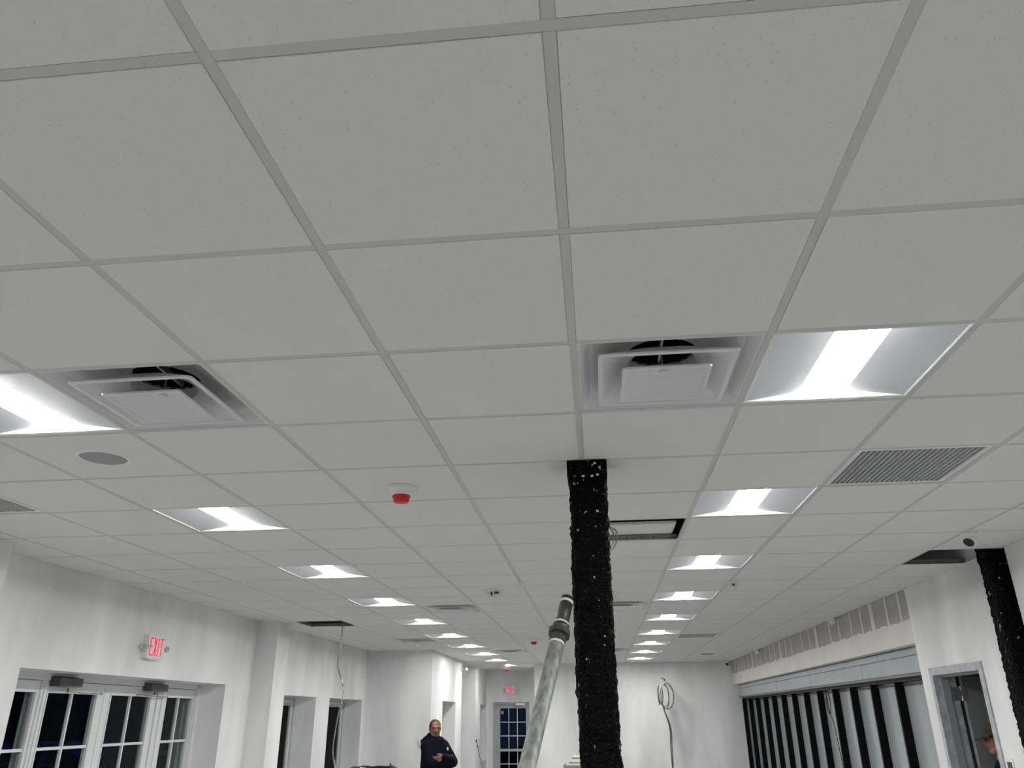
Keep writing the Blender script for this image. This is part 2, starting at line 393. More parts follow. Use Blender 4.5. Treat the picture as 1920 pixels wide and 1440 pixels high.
FW = 0.012
def tee_mesh(L):      # inverted T along local y, starting at 0
    mb = MB().box(-FW, FW, 0, L, 0, 0.0015)
    return mb
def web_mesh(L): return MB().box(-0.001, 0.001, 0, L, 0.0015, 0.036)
TEE = {}
def tee(name, x, y, L, rz, parent=ceiling):
    k = round(L, 3)
    if k not in TEE:
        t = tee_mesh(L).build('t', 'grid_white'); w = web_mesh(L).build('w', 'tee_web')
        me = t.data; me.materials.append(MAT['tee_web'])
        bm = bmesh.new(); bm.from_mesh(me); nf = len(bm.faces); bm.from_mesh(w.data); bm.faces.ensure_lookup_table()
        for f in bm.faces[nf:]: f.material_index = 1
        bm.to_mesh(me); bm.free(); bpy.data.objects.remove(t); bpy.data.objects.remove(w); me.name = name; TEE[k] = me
    return link(name, TEE[k], parent, (x, y, CEIL), (0, 0, rz))
def clip_y(x):        # y ranges where the ceiling exists at this x
    out = []
    for r in REG:
        if r[0] < x < r[1]: out.append([r[2], r[3]])
    out.sort()
    res = []
    for r in out:
        if res and abs(res[-1][1]-r[0]) < 1e-6: res[-1][1] = r[1]
        else: res.append(r)
    return res
def clip_x(y):
    out = sorted([r[0], r[1]] for r in REG if r[2] < y < r[3]); res = []
    for r in out:
        if res and abs(res[-1][1]-r[0]) < 1e-6: res[-1][1] = r[1]
        else: res.append(r)
    return res
for i in (-5, -3, -1, 1, 3):
    for y0, y1 in clip_y(i*T): tee('main_tee', i*T, y0, y1-y0, 0)
cross = []
mains = [k*T for k in (-9, -7, -5, -3, -1, 1, 3, 5)]
for j in range(-8, 34):
    for x0, x1 in clip_x(j*T):
        for a, b in zip(mains[:-1], mains[1:]):
            a2, b2 = max(a+FW+0.0006, x0), min(b-FW-0.0006, x1)
            if b2-a2 > 0.05: cross.append((j if j >= -1 else 100-j, b2, j*T, b2-a2, math.pi/2))
for i in (-8, -6, -4, -2, 0, 2, 4):
    for j in range(-8, 34):
        for y0, y1 in clip_y(i*T):
            a2, b2 = max(j*T+FW+0.0006, y0), min((j+1)*T-FW-0.0006, y1)
            if b2-a2 > 0.05: cross.append((j if j >= -1 else 100-j, i*T, a2, b2-a2, 0))
cross.sort(key=lambda c: c[0])
rest = MB()
for n, (key, x, y, L, rz) in enumerate(cross):
    if n < 298: tee('cross_tee', x, y, L, rz)
    else:
        if rz: rest.box(x-L, x, y-FW, y+FW, CEIL, CEIL+0.0015).box(x-L, x, y-.001, y+.001, CEIL+0.0015, CEIL+0.036)
        else: rest.box(x-FW, x+FW, y, y+L, CEIL, CEIL+0.0015).box(x-.001, x+.001, y, y+L, CEIL+0.0015, CEIL+0.036)
o = rest.build('cross_tee_far', 'grid_white', ceiling); o['kind'] = 'stuff'
# wall angle along the walls
for a in ((XL, XL+.02, YB, 3.30), (XL, XL+.02, 3.80, 8.40), (XL, XL+.02, 8.80, Y13), (-3.81, -3.79, 3.3, 3.8), (-3.79, -3.77, 8.4, 8.8), (XL, -3.79, 8.38, 8.40), (XL, XC, Y13-.02, Y13), (XC, XC+.02, Y13, 16.35), (XC, XC+.02, 18.4, Y20),
          (XE, XR, Y17-.02, Y17), (XC, XE, Y20-.02, Y20), (XR-.02, XR, YB, 4.86), (XR-.02, XR, 5.10, 6.832), (SX-.022, SX-.002, 6.832, Y17)):
    MB().box(a[0], a[1], a[2], a[3], CEIL-0.001, CEIL+0.0012).build('wall_angle', 'grid_white', ceiling)
# slots and clips on the webs seen in the openings
for x in (0.20, 0.26, 0.31, 0.36, 0.44, 0.55, 0.575):
    MB().box(x, x+0.008, 7*T-0.003, 7*T-0.0008, CEIL+0.012, CEIL+0.022).build('tee_slot', 'duct_black', ceiling)
for x in (-3.52, -3.45, -3.30, -3.16):
    MB().box(x, x+0.008, 15*T-0.003, 15*T-0.0008, CEIL+0.012, CEIL+0.022).build('tee_slot', 'duct_black', ceiling)
for x in (2.60, 2.64, 2.69, 2.80):
    MB().box(x, x+0.008, 9*T-0.003, 9*T-0.0008, CEIL+0.012, CEIL+0.022).build('tee_slot', 'frame_grey', ceiling)

# ------------------------------------------------------------------ ceiling fixtures
ORD = ['nearest', 'second', 'third', 'fourth', 'fifth', 'sixth', 'seventh', 'eighth', 'ninth', 'tenth']
def make_light():
    root = empty('ceiling_light')
    h = T/2-0.006; w = 0.086; dz = 0.030
    fr = MB()
    for (x0, x1, y0, y1) in ((-h, h, -h, -h+0.016), (-h, h, h-0.016, h), (-h, -h+0.010, -h+.016, h-.016), (h-0.010, h, -h+.016, h-.016)): fr.box(x0, x1, y0, y1, 0.0018, 0.010)
    fr.build('frame', 'fixture_white', root)
    y = h-0.016; xo = h-0.010; n = 10
    def prof(s):   # s 0 at the edge .. 1 at the lens
        return dz*s
    for sg in (-1, 1):
        mb = MB(); a = [(sg*(xo+(w-xo)*k/n), 0.003+prof(k/n)) for k in range(n+1)]
        vs = [(x, -y, z) for x, z in a] + [(x, y, z) for x, z in a] + [(x, -y, z+0.003) for x, z in a] + [(x, y, z+0.003) for x, z in a]
        fs = []
        m = n+1
        for k in range(n): fs += [(k, k+1, m+k+1, m+k), (2*m+k, 3*m+k, 3*m+k+1, 2*m+k+1)]
        mb.add(vs, fs).build('reflector_wing', 'reflector', root, smooth=True)
    for sg in (-1, 1):
        pr = [(-xo, 0.003)] + [(-xo+(xo-w)*k/n, 0.003+prof(k/n)) for k in range(1, n+1)] + [(w+(xo-w)*k/n, 0.003+prof(1-k/n)) for k in range(n+1)]
        MB().prism_y(pr, sg*(y-0.004), sg*y).build('end_plate', 'reflector', root)
    ln = MB().box(-w, w, -y+0.004, y-0.004, 0.003+dz, 0.003+dz+0.004)
    ln.build('lens', 'lens_lit', root)
    MB().box(-w-.02, w+.02, -y, y, dz+0.008, dz+0.05).build('driver_box', 'alu', root)
    return root
proto = make_light()
for n, (i, j) in enumerate(lights):
    o = proto if n == 0 else copy_tree(proto)
    o.location = ((i+.5)*T, (j+.5)*T, CEIL)
    side = 'left' if i < 0 else 'right'; k = (j-2)//3
    if j == -4: lab = f'square LED ceiling light of the {side} row, at the rear wall behind the viewer'
    elif j == -1: lab = f'square LED ceiling light of the {side} row, just overhead and behind the viewer'
    elif i < 0 and j == 2: lab = 'square LED ceiling light cut by the left picture edge, beside the square air diffuser'
    elif i < 0 and j == 29: lab = 'farthest square LED ceiling light, beside the alarms in front of the far exit door'
    elif i > 0 and j == 26: lab = 'farthest square LED ceiling light of the right row, close to the back wall'
    else: lab = f'lit square LED ceiling light, {ORD[k]} of the {side} row'+(' counted from the viewer' if k else ' beside the air diffuser')
    tag(o, lab, 'ceiling light', f'square LED lights of the {side} row')

def make_diffuser():
    root = empty('air_diffuser')
    h = T/2-0.006
    def sq(hw, z, rad, n=5):
        pts = []
        for q in range(4):
            a0 = q*math.pi/2; cx = (hw-rad)*(1 if q in (0, 3) else -1); cy = (hw-rad)*(1 if q in (0, 1) else -1)
            for k in range(n+1):
                a = a0+k/n*math.pi/2; pts.append((cx+rad*math.cos(a), cy+rad*math.sin(a), z))
        return pts
    # pan: flange at the grid, then a shallow rim and a bell rising to the round neck
    pan = [sq(h, 0.0018, 0.002), sq(h-0.014, 0.0018, 0.012), sq(h-0.018, 0.006, 0.014), sq(h-0.045, 0.034, 0.03), sq(h-0.125, 0.068, 0.08), sq(0.125, 0.085, 0.125), sq(0.118, 0.10, 0.118)]
    MB().rings(pan, True, False, False).build('pan', 'diffuser_white', root)
    MB().lathe([(0.118, 0.095), (0.118, 0.28), (0.0, 0.28)], 32).build('neck', 'duct_black', root)
    r1 = 0.225; z1 = -0.013
    mid = [sq(0.118, 0.052, 0.118), sq(0.15, 0.036, 0.10), sq(r1-0.022, z1+0.006, 0.02), sq(r1-0.016, z1, 0.018), sq(r1, z1, 0.018), sq(r1+0.001, z1+0.005, 0.018), sq(r1-0.012, z1+0.012, 0.02), sq(0.155, 0.041, 0.10), sq(0.121, 0.057, 0.119)]
    MB().rings(mid, True, False, False).build('middle_cone', 'diffuser_white', root)
    r2 = 0.146; z2 = -0.030
    inn = [sq(0.0006, 0.022, 0.0005), sq(0.045, 0.022, 0.045), sq(0.055, 0.018, 0.045), sq(r2-0.016, z2+0.004, 0.012), sq(r2-0.012, z2, 0.014), sq(r2, z2, 0.014), sq(r2+0.001, z2+0.006, 0.014), sq(0.060, 0.022, 0.05), sq(0.0006, 0.027, 0.0005)]
    MB().rings(inn, True, False, False).build('centre_plaque', 'diffuser_white', root)
    MB().lathe([(0.0, -0.004), (0.014, -0.003), (0.016, 0.003), (0.0, 0.005)], 16, (0, 0, 0.018)).build('hub_cap', 'diffuser_white', root)
    hb = MB().box(-0.003, 0.003, -0.003, 0.003, 0.024, 0.15)
    hb.box(-0.004, 0.004, -0.116, 0.116, 0.105, 0.125).build('hanger_bracket', 'alu', root)
    return root
dl = {(-3, 2): 'white square air diffuser beside the left LED light, nearest on the left', (0, 2): 'white square air diffuser beside the right LED light, near the black column top',
      (-3, 12): 'white square air diffuser beyond the clear smoke alarm, in the left part', (0, 12): 'white square air diffuser half hidden behind the black column',
      (-3, 22): 'small far air diffuser left of the leaning pipe', (0, 22): 'small far air diffuser just right of the black column'}
proto = make_diffuser()
for n, (i, j) in enumerate(diffs):
    o = proto if n == 0 else copy_tree(proto)
    o.location = ((i+.5)*T, (j+.5)*T, CEIL); tag(o, dl[(i, j)], 'air diffuser', 'square ceiling air diffusers')

def make_grille():
    root = empty('return_grille'); h = T/2-0.006; fw = 0.032
    fr = MB()
    for (x0, x1, y0, y1) in ((-h, h, -h, -h+fw), (-h, h, h-fw, h), (-h, -h+fw, -h+fw, h-fw), (h-fw, h, -h+fw, h-fw)): fr.box(x0, x1, y0, y1, 0.0018, 0.006)
    fr.build('frame', 'fixture_white', root)
    n = 22; w = 2*(h-fw)
    sl = None
    for k in range(n):
        x = -h+fw+w*(k+.5)/n
        if sl is None:
            sl = MB().add([(x_, y_, z_) for y_ in (-h+fw, h-fw) for x_, z_ in ((.0095, .001), (.0095, .0035), (.0035, .005), (-.0075, .032), (-.0085, .032), (.0015, .003), (.0015, .001))], [tuple(range(7)), tuple(range(13, 6, -1))] + [(k2, k2+7, (k2+1) % 7+7, (k2+1) % 7) for k2 in range(7)]).build('blade', 'grille_grey', root); sl.location = (x, 0, 0)
        else: link('blade', sl.data, root, (x, 0, 0))
    bx = MB()
    for (x0, x1, y0, y1) in ((-h, h, -h, -h+.004), (-h, h, h-.004, h), (-h, -h+.004, -h, h), (h-.004, h, -h, h)): bx.box(x0, x1, y0, y1, 0.006, 0.14)
    bx.box(-h, h, -h, h, 0.14, 0.144).build('plenum_box', 'black_matte', root)
    return root
gl = {(2, 4): 'white louvred return air grille right of the near right LED lights', (-6, 4): 'louvred return air grille cut by the left picture edge', (2, 18): 'small far louvred return grille at the right row of lights', (-5, 18): 'faint far return grille on the left near the alcove corner'}
proto = make_grille()
for n, (i, j) in enumerate(grilles):
    o = proto if n == 0 else copy_tree(proto)
    o.location = ((i+.5)*T, (j+.5)*T, CEIL); o.rotation_euler.z = math.pi if i < 0 else 0; tag(o, gl[(i, j)], 'air grille', 'louvred return grilles')

Z = CEIL-DROP
sp = thing('ceiling_speaker', 'round grey ceiling speaker in the tile beside the left LED light', 'speaker', (-3.5*T, 3.5*T, Z))
MB().lathe([(0.098, -0.001), (0.100, -0.006), (0.112, -0.006), (0.118, 0.0)], 40).build('trim_ring', 'plastic_white', sp, True)
MB().lathe([(0.0, -0.005), (0.09, -0.0045), (0.099, -0.001)], 40).build('mesh_grille', 'speaker_mesh', sp, True)

def red_alarm(label, loc, s=1.0):
    a = thing('fire_alarm', label, 'fire alarm', loc, group='ceiling fire alarms with red collar')
    MB().lathe([(0.080*s, 0.0), (0.081*s, -0.006*s), (0.066*s, -0.020*s), (0.055*s, -0.030*s), (0.051*s, -0.045*s), (0.0, -0.045*s)], 32).build('base', 'plastic_white', a, True)
    MB().lathe([(0.042*s, -0.044*s), (0.046*s, -0.046*s), (0.046*s, -0.055*s), (0.040*s, -0.058*s), (0.039*s, -0.074*s), (0.034*s, -0.079*s), (0.0, -0.080*s)], 32).build('red_cover', 'plastic_red', a, True)
    c = MB()
    for k in range(8):
        an = k*math.pi/4; c.box(-0.003, 0.003, 0.050*s, 0.056*s, -0.046*s, -0.028*s) if k == 0 else None
    c.build('clip', 'plastic_white', a)
    return a
red_alarm('white alarm with a red plastic dust cover, large in the left centre', (-1.515*T, 4.56*T, Z))
red_alarm('small far white alarm with red cover left of the leaning pipe', (-1.52*T, 18.55*T, Z), 1.05)
red_alarm('tiny red covered alarm at the far light before the exit door', (-3.55*T, 30.6*T, Z), 1.1)
ca = thing('smoke_alarm', 'white ceiling alarm with clear dome near the far left diffuser', 'smoke alarm', (-1.49*T, 10.37*T, Z))
MB().lathe([(0.10, 0.0), (0.101, -0.016), (0.094, -0.020), (0.0, -0.020)], 32).build('base', 'plastic_white', ca, True)
MB().lathe([(0.084, -0.019), (0.070, -0.036), (0.045, -0.052), (0.022, -0.060), (0.0, -0.061)], 32).build('clear_dome', 'plastic_clear', ca, True)
MB().box(-0.012, 0.002, -0.084, -0.055, -0.058, -0.030).build('strobe', 'black_gloss', ca)
MB().box(0.02, 0.06, -0.080, -0.05, -0.045, -0.028).build('circuit', 'closer_grey', ca)
ca2 = thing('smoke_alarm', 'white ceiling alarm left of the tiny red covered alarm by the far light', 'smoke alarm', (-3.62*T, 28.9*T, Z))
MB().lathe([(0.13, 0.0), (0.13, -0.04), (0.10, -0.07), (0.0, -0.075)], 24).build('base', 'plastic_white', ca2, True)
MB().box(-0.04, 0.04, -0.13, -0.09, -0.06, -0.03).build('strobe', 'chrome', ca2)

def dome_cam(label, loc, clear):
    a = thing('dome_sensor', label, 'dome sensor', loc)
    MB().lathe([(0.045, 0.0), (0.048, -0.012), (0.040, -0.022), (0.038, -0.022)], 24).build('base', 'plastic_white', a, True)
    MB().lathe([(0.039, -0.020), (0.038, -0.050), (0.028, -0.070), (0.012, -0.079), (0.0, -0.080)], 24).build('dome', 'plastic_clear' if clear else 'plastic_white', a, True)
    MB().lathe([(0.013, -0.040), (0.013, -0.060), (0.0, -0.062)], 12, (0.0, -0.030, 0.014)).build('lens', 'closer_grey' if clear else 'plastic_white', a, True)
dome_cam('white dome sensor on the grid beside the clear smoke alarm', (-1.0*T, 9.74*T, CEIL), False)
dome_cam('clear dome sensor hanging from the grid right of the right light row', (2.04*T, 10.05*T, CEIL), True)

def turret_cam(name, label, loc, aim, flip=None):
    a = thing(name, label, 'security camera', loc)
    MB().lathe([(0.052, 0.0), (0.054, -0.010), (0.046, -0.026), (0.0, -0.028)], 28).build('base', 'plastic_white', a, True)
    d = Vector(aim).normalized(); q = d.to_track_quat('Z', 'Y').to_matrix().to_4x4()
    def al(prof, m, n):
        mb = MB().lathe(prof, 24); M = Matrix.Translation((0, 0, -0.042)) @ q
        mb.v = [tuple(M @ Vector(v)) for v in mb.v]; mb.build(n, m, a, True)
    al([(0.0, -0.046), (0.030, -0.036), (0.044, -0.010), (0.044, 0.012), (0.036, 0.032), (0.033, 0.033)], 'plastic_white', 'ball')
    al([(0.034, 0.032), (0.030, 0.028), (0.0, 0.028)], 'black_gloss', 'lens_face')
    return a
turret_cam('turret_camera', 'white turret camera on the ceiling beside the open tile at the right', (2.475, 4.32, CEIL), (-0.55, -0.45, -0.70))
turret_cam('turret_camera', 'white turret camera under the ceiling in the middle of the bare drywall band', (SX-0.06, 9.15, CEIL), (-0.9, 0.25, -0.45))
turret_cam('turret_camera', 'small far turret camera at the far part of the bare drywall band', (SX-0.06, 14.1, CEIL), (-0.9, 0.25, -0.45))
turret_cam('turret_camera', 'tiny turret camera in the far corner above the storefront panes', (2.86, 17.38, CEIL-0.01), (-0.5, -0.8, -0.5))
turret_cam('turret_camera', 'small white camera hanging below the faint far return grille', (-2.75, 11.45, CEIL), (0.9, 0.4, -0.4))
bc = thing('bullet_camera', 'white bullet camera on the corridor wall corner above the standing man', 'security camera', (XC, 16.22, 2.76))
MB().box(0, 0.02, -0.05, 0.05, -0.05, 0.07).build('mount', 'plastic_white', bc)
MB().tube([(0.02, 0, 0.0), (0.09, 0, -0.02)], 0.02).build('arm', 'plastic_white', bc)
MB().tube([(0.07, -0.10, -0.06), (0.10, 0.08, -0.02)], 0.042, 14).build('body', 'plastic_white', bc)
MB().tube([(0.0685, -0.109, -0.062), (0.070, -0.1005, -0.0601)], 0.030, 14).build('lens', 'frame_grey', bc)
sl = thing('slot_sensor', 'thin grey slot plate in the far ceiling near the storefront', 'sensor plate', (3.5*T, 24.68*T, Z))
MB().box(-0.11, 0.11, -0.03, 0.03, -0.012, 0.0).build('plate', 'closer_grey', sl); MB().box(-0.09, 0.09, -0.032, -0.03, -0.009, -0.003).build('slit', 'black_matte', sl)

# ------------------------------------------------------------------ columns with black fireproofing
def rough_column(name, label, cx, cy, hx, hy, z0, z1, parts=True):
    root = thing(name, label, 'column', (cx, cy, 0))
    n, rows = 84, int((z1-z0)/0.011)
    def ring(z, k):
        pts = []
        for a in range(n):
            t = 2*math.pi*a/n; c, s = math.cos(t), math.sin(t)
            e = 0.42
            x = hx*math.copysign(abs(c)**e, c); y = hy*math.copysign(abs(s)**e, s)
            P = (x*14+cx, y*14, z*14)
            d = 0.0075*noise.fractal((x*28, y*28+cy, z*24), 1.0, 2.0, 3) + 0.007*noise.noise((x*5+3, y*5+cx, z*3.0)) + 0.0080*noise.noise((x*80, y*80, z*72))
            L = math.hypot(x, y); pts.append((x+x/L*d, y+y/L*d, z))
        return pts
    mb = MB().rings([ring(z0+(z1-z0)*k/rows, k) for k in range(rows+1)])
    mb.build('fireproof_coat', 'fireproofing', root)
    return root
c1 = rough_column('column', 'black rough fireproofed steel column in the middle of the room', 0.025, 2.525, 0.083, 0.083, 0.0, CEIL-0.075)
mb = MB(); mb.box(-0.093, 0.089, -0.090, 0.09, CEIL-0.078, CEIL-0.004); mb.build('top_collar', 'fireproofing', c1)
for x, z in ((0.035, CEIL-0.02), (0.045, CEIL-0.075), (-0.02, CEIL-0.079), (0.02, CEIL-0.0795)):
    MB().box(x-0.006, x+0.006, -0.0925, -0.088, z-0.003, z+0.005).build('plaster_fleck', 'paper', c1)
c2 = rough_column('column', 'black rough fireproofed column set into the right wall under the open tile', 2.925, 5.0, 0.085, 0.10, 0.0, 3.3)

# ------------------------------------------------------------------ leaning pipe
pt = Vector((-0.0835, 2.40, 2.277)); pb = Vector((-0.621, 0.961, 0.0)); dv = (pt-pb).normalized(); LEN = (pt-pb).length
pp = thing('leaning_pipe', 'grey galvanised pipe with a dark union leaning against the black column', 'pipe', tuple(pb))
pp.rotation_euler = dv.to_track_quat('Z', 'Y').to_euler()
def seg(prof, m, name, n=28, smooth=True): return MB().lathe(prof, n).build(name, m, pp, smooth)
zc = (Vector((-0.1199, 2.394, 2.126))-pb).length; zc = LEN*0.934
seg([(0, 0.012), (0.0305, 0.012), (0.0305, zc-0.055), (0.0, zc-0.055)], 'galvanised', 'lower_tube')
seg([(0.026, zc-0.057), (0.0315, zc-0.055), (0.0315, zc-0.046), (0.026, zc-0.045)], 'pipe_tape', 'thread_tape')
seg([(0.026, zc-0.047), (0.0345, zc-0.045), (0.0345, zc-0.006), (0.026, zc-0.006)], 'pipe_dark', 'union_socket', 8, False)
seg([(0.030, zc-0.012), (0.045, zc-0.010), (0.0465, zc+0.012), (0.043, zc+0.016), (0.030, zc+0.016)], 'pipe_dark', 'union_nut', 8, False)
seg([(0.026, zc+0.014), (0.035, zc+0.015), (0.034, zc+0.040), (0.026, zc+0.042)], 'pipe_dark', 'union_top')
seg([(0.02, zc+0.040), (0.0305, zc+0.041), (0.0305, zc+0.051), (0.02, zc+0.052)], 'pipe_tape', 'thread_tape')
seg([(0.02, zc+0.045), (0.0275, zc+0.05), (0.0275, LEN-0.014), (0.02, LEN-0.012)], 'pipe_dark', 'upper_tube')
seg([(0.02, LEN-0.031), (0.0285, LEN-0.030), (0.0285, LEN-0.018), (0.02, LEN-0.017)], 'pipe_tape', 'thread_tape')
seg([(0.02, LEN-0.016), (0.0262, LEN-0.015), (0.0262, LEN), (0.021, LEN), (0.021, LEN-0.04)], 'black_matte', 'open_end')
for a, z, s in ((-1.9, zc+0.10, 0.004), (-1.2, zc+0.09, 0.003), (-2.0, zc+0.08, 0.003), (-1.0, zc+0.075, 0.0025), (-1.6, zc-0.12, 0.007), (-1.4, zc-0.16, 0.006), (-1.75, zc-0.18, 0.005)):
    r = 0.0278 if z > zc else 0.0308
    MB().lathe([(0.0, s*1.6), (s, s*.5), (s, -s), (0.0, -s*1.6)], 7, (r*math.cos(a), r*math.sin(a), z)).build('plaster_splash', 'paper', pp)

# ------------------------------------------------------------------ windows and doors
def frame_rect(mb, axis, p0, p1, a0, a1, z0, z1, w, wb=None):
    wb = w if wb is None else wb
    rects = [(a0, a1, z1-w, z1), (a0, a0+w, z0+wb, z1-w), (a1-w, a1, z0+wb, z1-w)]
    if wb > 0: rects.append((a0, a1, z0, z0+wb))
    for b in rects:
        if axis == 'x': mb.box(min(p0, p1), max(p0, p1), b[0], b[1], b[2], b[3])
        else: mb.box(b[0], b[1], min(p0, p1), max(p0, p1), b[2], b[3])
    return mb
def window(name, xw, op):
    y0, y1, z0, z1 = op; x = xw-0.30; w = struct(empty(name, (x, (y0+y1)/2, z0)))
    def put(mb, n, m): return inv(w, mb.build(n, m))
    put(frame_rect(MB(), 'x', x, x-0.09, y0, y1, z0, z1, 0.045), 'frame', 'frame_grey')
    put(frame_rect(MB(), 'x', x-0.022, x-0.075, y0+.045, y1-.045, z0+.045, z1-.045, 0.03), 'frame_stop', 'frame_white')
    zm = (z0+z1)/2
    for k, (a, b, dx) in enumerate(((z0+.075, z1-.075, -.03),)):
        s = put(frame_rect(MB(), 'x', x+dx, x+dx-0.02, y0+.075, y1-.075, a, b, 0.04), 'sash', 'frame_grey')
        p = MB().box(x+dx-.013, x+dx-.009, y0+.115, y1-.115, a+.04, b-.04).build('pane', 'glass'); p.parent = s; p.matrix_parent_inverse = s.matrix_world.inverted() if False else Matrix.Identity(4)
    put(MB().box(xw-0.30, xw+0.012, y0, y1, z0-0.002, z0+0.02), 'sill', 'frame_white')
def sub(part, ob):   # make ob a sub-part of a part that is itself placed by inv()
    ob.parent = part; ob.matrix_parent_inverse = Matrix.Identity(4); return ob
window('window_1', XL, WB1); window('window_2', XL, WB2); window('window_3', XC, WC); window('window_4', XC, WD)

# ---- double glass door with side lights in the left wall
DX = -4.35
d1 = struct(empty('door_1', (DX, 6.0, 0)))
def put1(mb, n, m, smooth=False): return inv(d1, mb.build(n, m, smooth=smooth))
fm = MB()
fm.box(DX-0.12, DX+0.01, 4.454, 7.728, 2.105, 2.157)
for a, b in ((4.454, 4.53), (5.13, 5.185), (6.885, 7.045), (7.65, 7.728)): fm.box(DX-0.12, DX+0.01, a, b, 0, 2.105)
put1(fm, 'frame', 'frame_white')
put1(MB().box(DX-0.01, DX+0.022, 5.155, 5.180, 0, 2.105), 'mullion_cover', 'frame_white')
put1(MB().box(DX-0.01, DX+0.022, 6.955, 6.968, 0, 2.105), 'mullion_cover', 'frame_white')
put1(MB().box(DX, DX+0.025, 7.665, 7.728, 0, 2.12), 'jamb_trim', 'frame_white')
def leaf(a0, a1, g0, g1, cols, name, rows=(2.013, 1.603, 1.193, 0.783, 0.373)):
    x0, x1 = DX-0.045, DX-0.005
    m = MB()
    for b in ((a0, g0, 0.01, 2.10), (g1, a1, 0.01, 2.10), (g0, g1, rows[0], 2.10), (g0, g1, 0.01, rows[-1])): m.box(x0, x1, *b)
    l = put1(m, name, 'frame_white')
    bd = MB(); frame_rect(bd, 'x', x1, x1+0.008, g0-.012, g1+.012, rows[-1]-.012, rows[0]+.012, 0.012)
    sub(l, bd.build('glazing_bead', 'frame_white'))
    ys = [g0+(g1-g0)*k/cols for k in range(cols+1)]
    for y in ys[1:-1]: sub(l, MB().box(x0+.012, x1-.002, y-.009, y+.009, rows[-1], rows[0]).build('muntin', 'frame_white'))
    for z in rows[1:-1]: sub(l, MB().box(x0+.012, x1-.003, g0, g1, z-.011, z+.011).build('muntin', 'frame_white'))
    for za, zb in zip(rows[1:], rows[:-1]):
        for ya, yb in zip(ys[:-1], ys[1:]): sub(l, MB().box(x0+.018, x0+.024, ya, yb, za, zb).build('pane', 'glass'))
    return l
leaf(4.53, 5.13, 4.60, 5.09, 2, 'side_light')
leaf(5.188, 5.998, 5.235, 5.888, 2, 'door_leaf')
leaf(6.004, 6.882, 6.108, 6.776, 2, 'door_leaf')
leaf(7.047, 7.648, 7.075, 7.612, 2, 'side_light')
def closer(y0, y1, ya, yb, yp):
    c = put1(MB().add([(DX+.01, y0, 2.062), (DX+.085, y0+.015, 2.062), (DX+.085, y0+.015, 2.125), (DX+.01, y0, 2.140), (DX+.01, y1, 2.062), (DX+.085, y1-.03, 2.062), (DX+.085, y1-.03, 2.125), (DX+.01, y1, 2.140)],
         [(0, 1, 2, 3), (7, 6, 5, 4), (0, 4, 5, 1), (1, 5, 6, 2), (2, 6, 7, 3), (3, 7, 4, 0)]), 'door_closer', 'closer_grey')
    sub(c, MB().tube([(DX+.05, yp, 2.062), (DX+.05, yp, 2.014)], 0.016, 10).build('spindle', 'chrome'))
    sub(c, MB().tube([(DX+.06, yp, 2.022), (DX+.055, ya, 2.022)], 0.010, 8).build('arm', 'chrome'))
    sub(c, MB().tube([(DX+.06, ya, 2.020), (DX+.05, yb, 2.020)], 0.008, 8).build('arm', 'chrome'))
    sub(c, MB().tube([(DX-.004, yb, 2.020), (DX+.06, yb, 2.020)], 0.014, 8).build('shoe', 'chrome'))
closer(5.22, 5.56, 5.38, 5.86, 5.40); closer(6.60, 6.95, 6.42, 6.99, 6.74)
put1(MB().box(DX-0.030, DX-0.026, 5.24, 5.275, 1.86, 1.97), 'sticker', 'sticker')
for k in (5.93, 6.05): put1(MB().tube([(DX+.045, k, 0.85), (DX+.045, k, 1.20)], 0.012, 10).box(DX-.006, DX+.045, k-.008, k+.008, 0.87, 0.89).box(DX-.006, DX+.045, k-.008, k+.008, 1.16, 1.18), 'pull_handle', 'chrome')

# ---- exit door at the end of the corridor
DY = Y20+0.10
d2 = struct(empty('door_2', (-2.235, DY, 0)))
def put2(mb, n, m): return inv(d2, mb.build(n, m))
put2(frame_rect(MB(), 'y', DY-.03, DY+.10, -2.705, -1.768, 0, 2.14, 0.055, 0), 'frame', 'frame_grey')
g0, g1 = -2.53, -1.872; rws = [1.998, 1.672, 1.352, 1.032, 0.712, 0.392]
m = MB()
for b in ((-2.65, g0, .01, 2.08), (g1, -1.823, .01, 2.08), (g0, g1, rws[0], 2.08), (g0, g1, .01, rws[-1])): m.box(b[0], b[1], DY+.01, DY+.055, b[2], b[3])
lf = put2(m, 'door_leaf', 'frame_grey')
xs = [g0+(g1-g0)*k/3 for k in range(4)]
for x in xs[1:-1]: sub(lf, MB().box(x-.009, x+.009, DY+.012, DY+.04, rws[-1], rws[0]).build('muntin', 'frame_white'))
for z in rws[1:-1]: sub(lf, MB().box(g0, g1, DY+.013, DY+.04, z-.010, z+.010).build('muntin', 'frame_white'))
for za, zb in zip(rws[1:], rws[:-1]):
    for xa, xb in zip(xs[:-1], xs[1:]): sub(lf, MB().box(xa, xb, DY+.03, DY+.036, za, zb).build('pane', 'glass'))
pbx = put2(MB().box(-2.64, -1.84, DY-.055, DY-.02, 1.0, 1.055).box(-2.64, -2.56, DY-.03, DY+.012, .985, 1.07).box(-1.92, -1.84, DY-.03, DY+.012, .985, 1.07), 'push_bar', 'alu')
clo = put2(MB().box(-2.12, -1.88, DY-.06, DY+.01, 2.062, 2.118), 'door_closer', 'alu')
sub(clo, MB().tube([(-2.0, DY-.03, 2.055), (-2.15, DY-.05, 2.05), (-2.2, DY-.02, 2.05)], .006, 6).build('arm', 'closer_grey'))
put2(MB().box(-2.51, -2.45, DY+.025, DY+.029, 1.86, 1.94), 'sticker', 'sticker')

